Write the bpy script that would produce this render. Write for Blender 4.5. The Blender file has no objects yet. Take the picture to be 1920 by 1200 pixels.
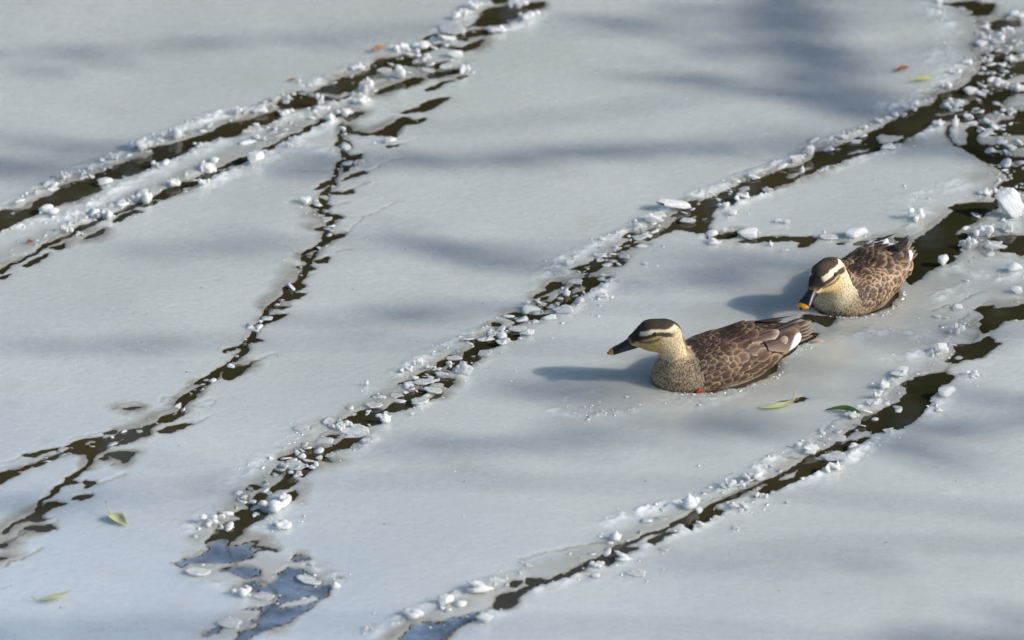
import bpy, bmesh, math, random
import numpy as np
from mathutils import Vector, Matrix, noise as mnoise
from mathutils.bvhtree import BVHTree

random.seed(7); rng = np.random.default_rng(11)
S = bpy.context.scene
COL = S.collection
R = math.radians

# ------------------------------------------------------------------ camera, world, sun, exposure
PITCH, DIST, FOCAL = R(24.0), 10.0, 166.7
W = 36.0 / FOCAL
CAM = Vector((0, 0, DIST * math.sin(PITCH)))
cam = bpy.data.cameras.new('camera'); cam.lens = FOCAL; cam.sensor_width = 36
cam.clip_start = 0.1; cam.clip_end = 2000
camo = bpy.data.objects.new('camera', cam); COL.objects.link(camo)
camo.location = CAM; camo.rotation_euler = (math.pi/2 - PITCH, 0, 0)
cam.dof.use_dof = True; cam.dof.focus_distance = 9.75; cam.dof.aperture_fstop = 4.0
S.camera = camo
SUN_EL, SUN_AZ = R(30.5), R(-15.0)           # azimuth from +X, negative = towards the camera
SDIR = Vector((math.cos(SUN_EL)*math.cos(SUN_AZ), math.cos(SUN_EL)*math.sin(SUN_AZ), math.sin(SUN_EL)))
world = bpy.data.worlds.new('World'); S.world = world; world.use_nodes = True
wn = world.node_tree.nodes; wl = world.node_tree.links
sky = wn.new('ShaderNodeTexSky'); sky.sky_type = 'NISHITA'; sky.sun_disc = False
sky.sun_elevation = SUN_EL; sky.sun_rotation = R(90.0) - SUN_AZ
sky.air_density = 1.0; sky.dust_density = 1.0; sky.ozone_density = 1.0
wl.new(sky.outputs[0], wn['Background'].inputs[0]); wn['Background'].inputs[1].default_value = 0.125
sun = bpy.data.lights.new('sun', 'SUN'); sun.energy = 4.2; sun.angle = R(0.53); sun.color = (1.0, 0.945, 0.86)
suno = bpy.data.objects.new('sun', sun); COL.objects.link(suno)
suno.rotation_euler = (-SDIR).to_track_quat('-Z', 'Y').to_euler()
suno.location = (20, 8, 12)
vs = S.view_settings
vs.view_transform = 'Standard'; vs.look = 'None'; vs.exposure = 0.14; vs.gamma = 1.0; vs.use_curve_mapping = False
S.render.engine = 'CYCLES'

# ------------------------------------------------------------------ helpers
CP, SP = math.cos(PITCH), math.sin(PITCH)
def ground(px, py, z=0.0):
    """photo pixel (1920x1200) -> point on the plane at height z"""
    a = (px-960)/1920*W; b = (600-py)/1920*W
    d = Vector((a, CP + b*SP, -SP + b*CP))
    t = (z - CAM.z)/d.z
    return CAM + d*t
def scale_at(px, py):
    p = ground(px, py); return ((p-CAM).dot(Vector((0, CP, -SP))))*W/1920
def to_px(X, Y):
    dy = Y; dz = -CAM.z
    f = CP*dy - SP*dz; u = SP*dy + CP*dz
    return 960 + X/f*1920/W, 600 - u/f*1920/W
def ground_np(P):
    a = (P[:, 0]-960)/1920*W; b = (600-P[:, 1])/1920*W
    dy = CP + b*SP; dz = -SP + b*CP; t = -CAM.z/dz
    return np.stack([a*t, dy*t], 1)
def T(x0, y0, s, pts):                       # tile zoom coordinates -> photo pixels
    return [(x0 + x/s, y0 + y/s) for x, y in pts]
def tag(o, label=None, cat=None, group=None, kind=None):
    for k, v in (('label', label), ('category', cat), ('group', group), ('kind', kind)):
        if v: o[k] = v
    return o
def link(name, me, mat=None, parent=None):
    o = bpy.data.objects.new(name, me); COL.objects.link(o)
    if mat and me and not me.materials: me.materials.append(mat)
    if parent: o.parent = parent
    return o
def empty(name, loc=(0, 0, 0), rz=0):
    o = bpy.data.objects.new(name, None); COL.objects.link(o)
    o.location = loc; o.rotation_euler = (0, 0, rz); o.empty_display_size = 0.05
    return o
def np_mesh(name, V, F, smooth=True, attrs=None, cols=None):
    """V (n,3), F (m,k) numpy arrays -> mesh"""
    me = bpy.data.meshes.new(name); V = np.asarray(V, np.float32); F = np.asarray(F, np.int32)
    m, k = F.shape
    me.vertices.add(len(V)); me.vertices.foreach_set('co', V.ravel())
    me.loops.add(m*k); me.loops.foreach_set('vertex_index', F.ravel())
    me.polygons.add(m); me.polygons.foreach_set('loop_start', np.arange(0, m*k, k, dtype=np.int32))
    me.update(calc_edges=True)
    if smooth: me.polygons.foreach_set('use_smooth', np.ones(m, bool))
    for nme, arr in (attrs or {}).items():
        a = me.attributes.new(nme, 'FLOAT', 'POINT'); a.data.foreach_set('value', np.asarray(arr, np.float32).ravel())
    for nme, arr in (cols or {}).items():
        a = me.attributes.new(nme, 'FLOAT_COLOR', 'POINT')
        c = np.ones((len(V), 4), np.float32); c[:, :3] = arr; a.data.foreach_set('color', c.ravel())
    me.validate(); return me
def sstep(a, b, x):
    t = np.clip((x-a)/(b-a), 0, 1); return t*t*(3-2*t)
_lat = rng.random((512, 512)).astype(np.float32)
def vnoise(x, y, s=0):
    x = x + s*37.17; y = y + s*91.7
    xi = np.floor(x).astype(int); yi = np.floor(y).astype(int); fx = x-xi; fy = y-yi
    fx = fx*fx*(3-2*fx); fy = fy*fy*(3-2*fy)
    g = lambda i, j: _lat[(xi+i) & 511, (yi+j) & 511]
    return (g(0, 0)*(1-fx)+g(1, 0)*fx)*(1-fy)+(g(0, 1)*(1-fx)+g(1, 1)*fx)*fy
def fbm(x, y, o=3, s=0):
    v = 0; a = .5; n = 0
    for i in range(o):
        v = v + a*vnoise(x, y, s+i*3); n += a; a *= .5; x = x*2.03; y = y*2.03
    return v/n
def surface_nets(f, org, h):
    """f: sdf sampled on a grid -> vertices, quads"""
    nx, ny, nz = f.shape
    inside = f < 0
    c = lambda a, i, j, k: a[i:nx-1+i, j:ny-1+j, k:nz-1+k]
    cnt = np.zeros((nx-1, ny-1, nz-1), np.float32); acc = np.zeros((nx-1, ny-1, nz-1, 3), np.float32)
    cor = [(i, j, k) for i in (0, 1) for j in (0, 1) for k in (0, 1)]
    for a in cor:
        for ax in range(3):
            if a[ax]: continue
            b = list(a); b[ax] = 1; b = tuple(b)
            fa = c(f, *a); fb = c(f, *b); m = (fa < 0) != (fb < 0)
            t = np.where(m, fa/np.where(m, fa-fb, 1), 0)
            cnt += m
            for d in range(3):
                acc[..., d] += np.where(m, a[d] + (t if d == ax else 0), 0)
    act = cnt > 0
    idx = -np.ones(act.shape, np.int64); ii = np.argwhere(act); idx[act] = np.arange(len(ii))
    V = (ii + acc[act]/cnt[act][:, None])*h + np.asarray(org)
    Q = []
    for ax in range(3):
        o1, o2 = [d for d in range(3) if d != ax]
        sl = [slice(None)]*3; sl2 = [slice(None)]*3
        sl[ax] = slice(0, -1); sl2[ax] = slice(1, None)
        A = inside[tuple(sl)]; B = inside[tuple(sl2)]
        e = np.argwhere(A != B)
        e = e[(e[:, o1] > 0) & (e[:, o2] > 0) & (e[:, o1] < f.shape[o1]-1) & (e[:, o2] < f.shape[o2]-1)]
        flip = A[e[:, 0], e[:, 1], e[:, 2]]
        d1 = np.zeros(3, int); d1[o1] = 1; d2 = np.zeros(3, int); d2[o2] = 1
        g = lambda p: idx[p[:, 0], p[:, 1], p[:, 2]]
        q = np.stack([g(e-d1-d2), g(e-d2), g(e), g(e-d1)], 1)
        if ax == 1: flip = ~flip
        q[~flip] = q[~flip][:, ::-1]
        Q.append(q)
    Q = np.concatenate(Q); Q = Q[(Q >= 0).all(1)]
    return V, Q
def ell(P, c, r, Rm=None):
    q = P - np.asarray(c, np.float32)
    if Rm is not None: q = q @ Rm
    r = np.asarray(r, np.float32)
    k0 = np.sqrt(((q/r)**2).sum(-1)); k1 = np.sqrt(((q/(r*r))**2).sum(-1))+1e-9
    return k0*(k0-1)/k1
def rcone(P, a, b, ra, rb, ysc=1.0, zsc=1.0):
    a = np.asarray(a, np.float32); b = np.asarray(b, np.float32)
    sc = np.array([1, ysc, zsc], np.float32); P = P*sc; a = a*sc; b = b*sc
    ab = b-a; t = np.clip(((P-a)@ab)/(ab@ab), 0, 1)
    return np.sqrt(((P-a-t[..., None]*ab)**2).sum(-1)) - (ra+(rb-ra)*t)
def smin(a, b, k):
    h = np.clip(.5+.5*(b-a)/k, 0, 1); return b*(1-h)+a*h-k*h*(1-h)

# ------------------------------------------------------------------ materials
class Mat:
    def __init__(s, name):
        s.m = bpy.data.materials.new(name); s.m.use_nodes = True
        s.n = s.m.node_tree.nodes; s.l = s.m.node_tree.links; s.b = s.n['Principled BSDF']
    def new(s, t, **kw):
        n = s.n.new(t)
        for k, v in kw.items():
            if k in n.inputs: n.inputs[k].default_value = v
            else: setattr(n, k, v)
        return n
    def link(s, a, b): s.l.new(a, b)
    def attr(s, name): n = s.n.new('ShaderNodeAttribute'); n.attribute_name = name; return n
    def coords(s, kind='Object'): return s.new('ShaderNodeTexCoord').outputs[kind]
    def noise(s, co, scale, detail=3, rough=.5):
        n = s.new('ShaderNodeTexNoise', Scale=scale, Detail=detail, Roughness=rough); s.link(co, n.inputs['Vector']); return n.outputs['Fac']
    def ramp(s, v, lo, hi, a=0.0, b=1.0):
        n = s.new('ShaderNodeMapRange'); n.inputs['From Min'].default_value = lo; n.inputs['From Max'].default_value = hi
        n.inputs['To Min'].default_value = a; n.inputs['To Max'].default_value = b; s.link(v, n.inputs['Value']); return n.outputs['Result']
    def math(s, op, a, b=None):
        n = s.new('ShaderNodeMath', operation=op)
        for i, v in enumerate((a, b)):
            if v is None: continue
            if isinstance(v, (int, float)): n.inputs[i].default_value = v
            else: s.link(v, n.inputs[i])
        return n.outputs[0]
    def mix(s, f, a, b):
        n = s.new('ShaderNodeMix', data_type='RGBA')
        for i, v in ((0, f), (6, a), (7, b)):
            if isinstance(v, (int, float)): n.inputs[i].default_value = v
            elif isinstance(v, tuple): n.inputs[i].default_value = (*v, 1)
            else: s.link(v, n.inputs[i])
        return n.outputs[2]
    def bump(s, h, strength, dist, normal=None):
        n = s.new('ShaderNodeBump'); n.inputs['Strength'].default_value = strength; n.inputs['Distance'].default_value = dist
        s.link(h, n.inputs['Height'])
        if normal: s.link(normal, n.inputs['Normal'])
        return n.outputs[0]
    def set(s, **kw):
        for k, v in kw.items():
            k = k.replace('_', ' ')
            if isinstance(v, (int, float)): s.b.inputs[k].default_value = v
            elif isinstance(v, tuple): s.b.inputs[k].default_value = (*v, 1)
            else: s.link(v, s.b.inputs[k])
        return s.m

m = Mat('ice'); co = m.coords()
wet = m.attr('wet').outputs['Fac']; frost = m.attr('frost').outputs['Fac']
n1 = m.noise(co, 2.2, 4); n2 = m.noise(co, 14, 4, .6); n3 = m.noise(co, 90, 3, .6)
fine = m.noise(co, 230, 4, .7); fine2 = m.noise(co, 60, 2)
yy = m.new('ShaderNodeSeparateXYZ'); m.link(co, yy.inputs[0])
near = m.ramp(m.math('ADD', m.math('ADD', yy.outputs[1], m.math('MULTIPLY', yy.outputs[0], .8)), m.math('MULTIPLY', n1, 1.0)), 7.5, 8.9)  # sky reflection painted in as bluer ice towards the near left
c = m.mix(m.ramp(n1, .3, .7), m.mix(near, (.505, .580, .650), (.512, .550, .526)), m.mix(near, (.570, .645, .715), (.604, .638, .612)))
c = m.mix(m.math('MULTIPLY', m.ramp(n2, .55, .8), .35), c, (.47, .475, .43))
c = m.mix(m.math('MULTIPLY', m.ramp(n3, .60, .75), .30), c, (.63, .67, .65))
c = m.mix(m.ramp(fine, .25, .75, .0, .14), c, (.40, .44, .44))
fl = m.noise(co, 38, 2, .5); c = m.mix(m.ramp(fl, .68, .76, 0, .25), c, (.72, .76, .75))
sm = m.noise(co, 4.5, 5, .7); c = m.mix(m.ramp(sm, .58, .74, 0, .30), c, (.40, .40, .35))
vein = m.new('ShaderNodeTexVoronoi', feature='DISTANCE_TO_EDGE', Scale=3.2); wrp = m.new('ShaderNodeVectorMath', operation='ADD'); nv = m.new('ShaderNodeTexNoise', Scale=3.0, Detail=4)
m.link(co, nv.inputs['Vector']); m.link(co, wrp.inputs[0]); m.link(nv.outputs['Color'], wrp.inputs[1]); m.link(wrp.outputs[0], vein.inputs['Vector'])
c = m.mix(m.math('MULTIPLY', m.ramp(vein.outputs['Distance'], .016, .002, 0, .22), m.ramp(n1, .45, .6)), c, (.74, .78, .78))
c = m.mix(frost, c, (.82, .85, .84))
thin = m.mix(m.ramp(wet, .45, 1.0), (.40, .405, .365), (.13, .125, .09))
c = m.mix(m.ramp(wet, .05, .5), c, thin)
sky_skim = m.attr('sky_skim').outputs['Fac']
c = m.mix(sky_skim, c, m.mix(m.ramp(n2, .38, .62), (.085, .115, .155), (.20, .27, .38)))  # thin film on the pool, its blue is sky reflection put into the colour
bm_ = m.bump(fine, .28, .0015, m.bump(fine2, .35, .003))
ro0 = m.math('ADD', m.ramp(wet, 0, .5, .28, .10), m.ramp(n2, .3, .7, -.05, .06))
ro = m.math('SUBTRACT', ro0, m.math('MULTIPLY', sky_skim, .24))
ICE = m.set(Base_Color=c, Roughness=ro, Normal=bm_, IOR=1.31, Coat_Weight=.9, Coat_IOR=1.42, Coat_Roughness=.11, Coat_Normal=bm_)
m.b.subsurface_method = 'BURLEY'
m.b.inputs['Subsurface Weight'].default_value = 1.0; m.b.inputs['Subsurface Radius'].default_value = (.8, .95, 1.0); m.b.inputs['Subsurface Scale'].default_value = .055

m = Mat('ice_lump'); co = m.coords()
n1 = m.noise(co, 3.5, 4, .65); n2 = m.noise(co, 14, 3, .6)
c = m.mix(m.ramp(n1, .35, .65), (.82, .85, .84), (.95, .96, .95))
bm_ = m.bump(n2, .5, .06)
LUMP = m.set(Base_Color=c, Roughness=m.ramp(n1, .35, .65, .18, .42), Normal=bm_, IOR=1.31)
LUMP.node_tree.nodes['Principled BSDF'].inputs['Subsurface Weight'].default_value = 1.0
LUMP.node_tree.nodes['Principled BSDF'].inputs['Subsurface Radius'].default_value = (1, 1, 1)
LUMP.node_tree.nodes['Principled BSDF'].inputs['Subsurface Scale'].default_value = .02

m = Mat('ice_plate'); co = m.coords()
n1 = m.noise(co, 3.0, 4, .65); n2 = m.noise(co, 16, 3, .6)
c = m.mix(m.ramp(n1, .35, .65), (.52, .56, .54), (.80, .83, .82))
PLATE = m.set(Base_Color=c, Roughness=m.ramp(n1, .35, .65, .15, .4), Normal=m.bump(n2, .4, .05), IOR=1.31)
m.b.inputs['Subsurface Weight'].default_value = 1.0; m.b.inputs['Subsurface Radius'].default_value = (1, 1, 1); m.b.inputs['Subsurface Scale'].default_value = .015
m = Mat('water'); co = m.coords()
n1 = m.noise(co, 1.6, 3); n2 = m.noise(co, 9, 2); n3 = m.noise(co, 30, 2)
c = m.mix(m.ramp(n1, .35, .65), (.027, .0265, .0115), (.048, .039, .019))
WATER = m.set(Base_Color=c, Roughness=.03, IOR=1.33, Normal=m.bump(n2, .06, .003, m.bump(n3, .04, .001)))

m = Mat('ground'); co = m.coords()
n1 = m.noise(co, .6, 5); n2 = m.noise(co, 8, 4)
c = m.mix(m.ramp(n1, .35, .65), (.07, .06, .035), (.06, .075, .03)); c = m.mix(m.math('MULTIPLY', n2, .5), c, (.12, .10, .06))
GROUND = m.set(Base_Color=c, Roughness=.9, Normal=m.bump(n2, .5, .1))

m = Mat('dark_foliage'); r = m.new('ShaderNodeObjectInfo'); n1 = m.noise(m.coords(), .9, 3)
FOLIAGE = m.set(Base_Color=m.mix(m.ramp(n1, .35, .65), (.035, .045, .018), (.06, .062, .022)), Roughness=.7)
m = Mat('bark'); n1 = m.noise(m.coords(), 12, 5)
BARK = m.set(Base_Color=m.mix(n1, (.06, .045, .03), (.16, .13, .10)), Roughness=.9, Normal=m.bump(n1, .6, .02))

m = Mat('plumage'); co = m.coords()
ba = m.attr('Col').outputs['Color']; spk = m.attr('spk').outputs['Fac']; mot = m.attr('mot').outputs['Fac']
mp = m.new('ShaderNodeMapping'); mp.inputs['Scale'].default_value = (1, 1, .55); m.link(co, mp.inputs['Vector'])
n1 = m.noise(mp.outputs[0], 420, 2, .55); n2 = m.noise(mp.outputs[0], 300, 2, .6); n3 = m.noise(co, 700, 2)
c = m.mix(m.math('MULTIPLY', m.ramp(n1, .47, .60), spk), ba, (.060, .040, .026))
c = m.mix(m.math('MULTIPLY', m.ramp(n2, .46, .56), mot), c, (.075, .045, .028))
PLUM = m.set(Base_Color=c, Roughness=.75, Normal=m.bump(n2, .25, .003, m.bump(n1, .35, .0015)))
PLUM.node_tree.nodes['Principled BSDF'].inputs['Specular IOR Level'].default_value = .25

def feather_mat(name, dark, mid, rim, rimlo=.66, rimhi=.86, tip=.84, white_side=0):
    m = Mat(name); uv = m.new('ShaderNodeSeparateXYZ'); m.link(m.coords('UV'), uv.inputs[0])
    ux = m.math('ABSOLUTE', m.math('SUBTRACT', m.math('MULTIPLY', uv.outputs[0], 2.0), 1.0))
    rnd = m.new('ShaderNodeObjectInfo').outputs['Random']
    barbs = m.new('ShaderNodeTexNoise', Scale=1.0, Detail=2); mp = m.new('ShaderNodeMapping'); mp.inputs['Scale'].default_value = (4, 60, 1)
    sl = m.new('ShaderNodeCombineXYZ'); m.link(uv.outputs[0], sl.inputs[0]); m.link(m.math('ADD', uv.outputs[1], m.math('MULTIPLY', ux, .35)), sl.inputs[1]); m.link(rnd, sl.inputs[2])
    m.link(sl.outputs[0], mp.inputs['Vector']); m.link(mp.outputs[0], barbs.inputs['Vector'])
    jit = m.ramp(barbs.outputs['Fac'], .3, .7, -.10, .10)
    ux2 = m.math('ADD', ux, jit)
    k = m.math('MAXIMUM', m.ramp(ux2, rimlo-.42, 1.0), m.ramp(m.math('ADD', uv.outputs[1], m.math('MULTIPLY', jit, .3)), tip-.26, 1.0))
    k = m.math('POWER', k, 1.8)
    c = m.mix(m.ramp(ux2, .0, .7), dark, mid)
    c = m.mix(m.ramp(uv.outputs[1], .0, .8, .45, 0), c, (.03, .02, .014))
    c = m.mix(k, c, rim)
    shaft = m.math('MULTIPLY', m.ramp(ux, .07, .02), .22); c = m.mix(shaft, c, rim)
    if white_side: c = m.mix(m.ramp(m.math('ADD', m.math('MULTIPLY', uv.outputs[1], .85), m.math('MULTIPLY', m.math('SUBTRACT', uv.outputs[0], .5), .50*white_side)), .68, .76), c, (.80, .78, .74))
    v = m.new('ShaderNodeHueSaturation'); m.link(m.ramp(rnd, 0, 1, .62, 1.35), v.inputs['Value']); m.link(c, v.inputs['Color'])
    mm = m.set(Base_Color=v.outputs[0], Roughness=.55, Normal=m.bump(barbs.outputs['Fac'], .25, .002))
    m.b.inputs['Specular IOR Level'].default_value = .3
    return mm
BUFF = (.48, .34, .21)
FM = {
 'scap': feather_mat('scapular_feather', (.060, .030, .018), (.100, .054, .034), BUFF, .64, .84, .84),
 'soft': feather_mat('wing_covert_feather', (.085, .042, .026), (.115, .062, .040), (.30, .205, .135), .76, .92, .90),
 'mantle': feather_mat('mantle_feather', (.032, .018, .012), (.062, .034, .022), (.30, .20, .13), .76, .92, .88),  # own dark brown, deepened to paint the shaded cleft behind the neck
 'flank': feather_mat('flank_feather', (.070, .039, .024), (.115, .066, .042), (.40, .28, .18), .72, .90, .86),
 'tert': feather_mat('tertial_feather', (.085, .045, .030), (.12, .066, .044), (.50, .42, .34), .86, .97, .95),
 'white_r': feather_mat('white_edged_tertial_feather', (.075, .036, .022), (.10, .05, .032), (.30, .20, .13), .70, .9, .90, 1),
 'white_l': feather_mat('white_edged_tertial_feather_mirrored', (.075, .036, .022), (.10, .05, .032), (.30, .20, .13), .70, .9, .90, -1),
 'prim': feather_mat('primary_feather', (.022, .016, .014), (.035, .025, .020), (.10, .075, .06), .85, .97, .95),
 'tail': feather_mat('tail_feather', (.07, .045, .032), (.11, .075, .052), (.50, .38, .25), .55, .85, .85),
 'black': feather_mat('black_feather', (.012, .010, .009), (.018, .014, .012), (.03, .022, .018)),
}
m = Mat('bill_black'); BILLK = m.set(Base_Color=(.008, .008, .009), Roughness=.38)
m = Mat('bill_yellow'); BILLY = m.set(Base_Color=(.85, .34, .015), Roughness=.3)
m = Mat('eye'); EYE = m.set(Base_Color=(.018, .008, .004), Roughness=.05)
m = Mat('eye_pupil'); PUPIL = m.set(Base_Color=(.003, .003, .003), Roughness=.05)
m = Mat('foot'); FOOT = m.set(Base_Color=(.36, .045, .02), Roughness=.45)
def leaf_mat(name, a, b, vein):
    m = Mat(name); n = m.noise(m.coords(), 60, 4, .6); u = m.new('ShaderNodeSeparateXYZ'); m.link(m.coords('UV'), u.inputs[0])
    ux = m.math('ABSOLUTE', m.math('SUBTRACT', m.math('MULTIPLY', u.outputs[0], 2.0), 1.0))
    c = m.mix(m.ramp(n, .35, .65), a, b)
    rib = m.new('ShaderNodeTexWave', Scale=1.0); rib.inputs['Distortion'].default_value = 1.0
    sl = m.new('ShaderNodeCombineXYZ'); m.link(m.math('MULTIPLY', m.math('SUBTRACT', u.outputs[1], m.math('MULTIPLY', ux, .12)), 9.0), sl.inputs[0]); m.link(sl.outputs[0], rib.inputs['Vector'])
    c = m.mix(m.math('MULTIPLY', m.ramp(rib.outputs['Fac'], .7, 1), .35), c, vein)
    c = m.mix(m.ramp(ux, .10, .04), c, vein)
    return m.set(Base_Color=c, Roughness=.45, Normal=m.bump(rib.outputs['Fac'], .15, .002))
LEAF_OLIVE = leaf_mat('olive_leaf', (.36, .40, .19), (.42, .44, .24), (.58, .57, .36))
LEAF_DARK = leaf_mat('dark_green_leaf', (.025, .07, .012), (.05, .11, .02), (.12, .18, .05))
LEAF_YEL = leaf_mat('yellow_green_leaf', (.36, .40, .09), (.42, .42, .12), (.60, .58, .25))
LEAF_RED = leaf_mat('red_brown_leaf', (.24, .06, .025), (.32, .09, .03), (.16, .05, .02))
LEAF_ORG = leaf_mat('orange_leaf', (.48, .17, .06), (.56, .23, .09), (.40, .12, .04))
LEAF_TAN = leaf_mat('tan_leaf', (.50, .33, .20), (.58, .40, .26), (.35, .2, .1))
m = Mat('leaf_stem'); STEM = m.set(Base_Color=(.52, .40, .22), Roughness=.5)

# ------------------------------------------------------------------ traced openings (photo pixels)
exec_tiles = {'A': (0, 200, 4.8), 'a': (0, 150, 3.0), 'B': (300, 100, 4.8), 'C': (640, 0, 4.8), 'D': (500, 200, 4.8), 'E': (400, 440, 4.8),
 'F': (150, 640, 4.8), 'G': (0, 750, 4.8), 'g': (0, 880, 3.75), 'H': (1500, 0, 4.571), 'K': (1520, 180, 4.8), 'k': (1520, 380, 4.8),
 'k2': (1400, 380, 3.692), 'J': (1160, 260, 4.8), 'L': (900, 400, 4.8), 'M': (650, 560, 4.8), 'N': (400, 720, 4.8), 'P': (300, 950, 4.8),
 'Q': (1520, 540, 4.8), 'R': (1320, 740, 4.8), 'S': (1000, 880, 4.8), 'U': (700, 950, 4.8), 'V': (1380, 700, 6.857)}
def parse(txt):
    out = []
    for line in txt.strip().splitlines():
        line = line.strip()
        if not line: continue
        key, rest = line.split(':', 1)
        for poly in rest.split('|'):
            v = [float(q) for q in poly.replace(',', ' ').split()]
            pts = list(zip(v[0::2], v[1::2]))
            out.append(T(*exec_tiles[key.strip()], pts))
    return out
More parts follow.
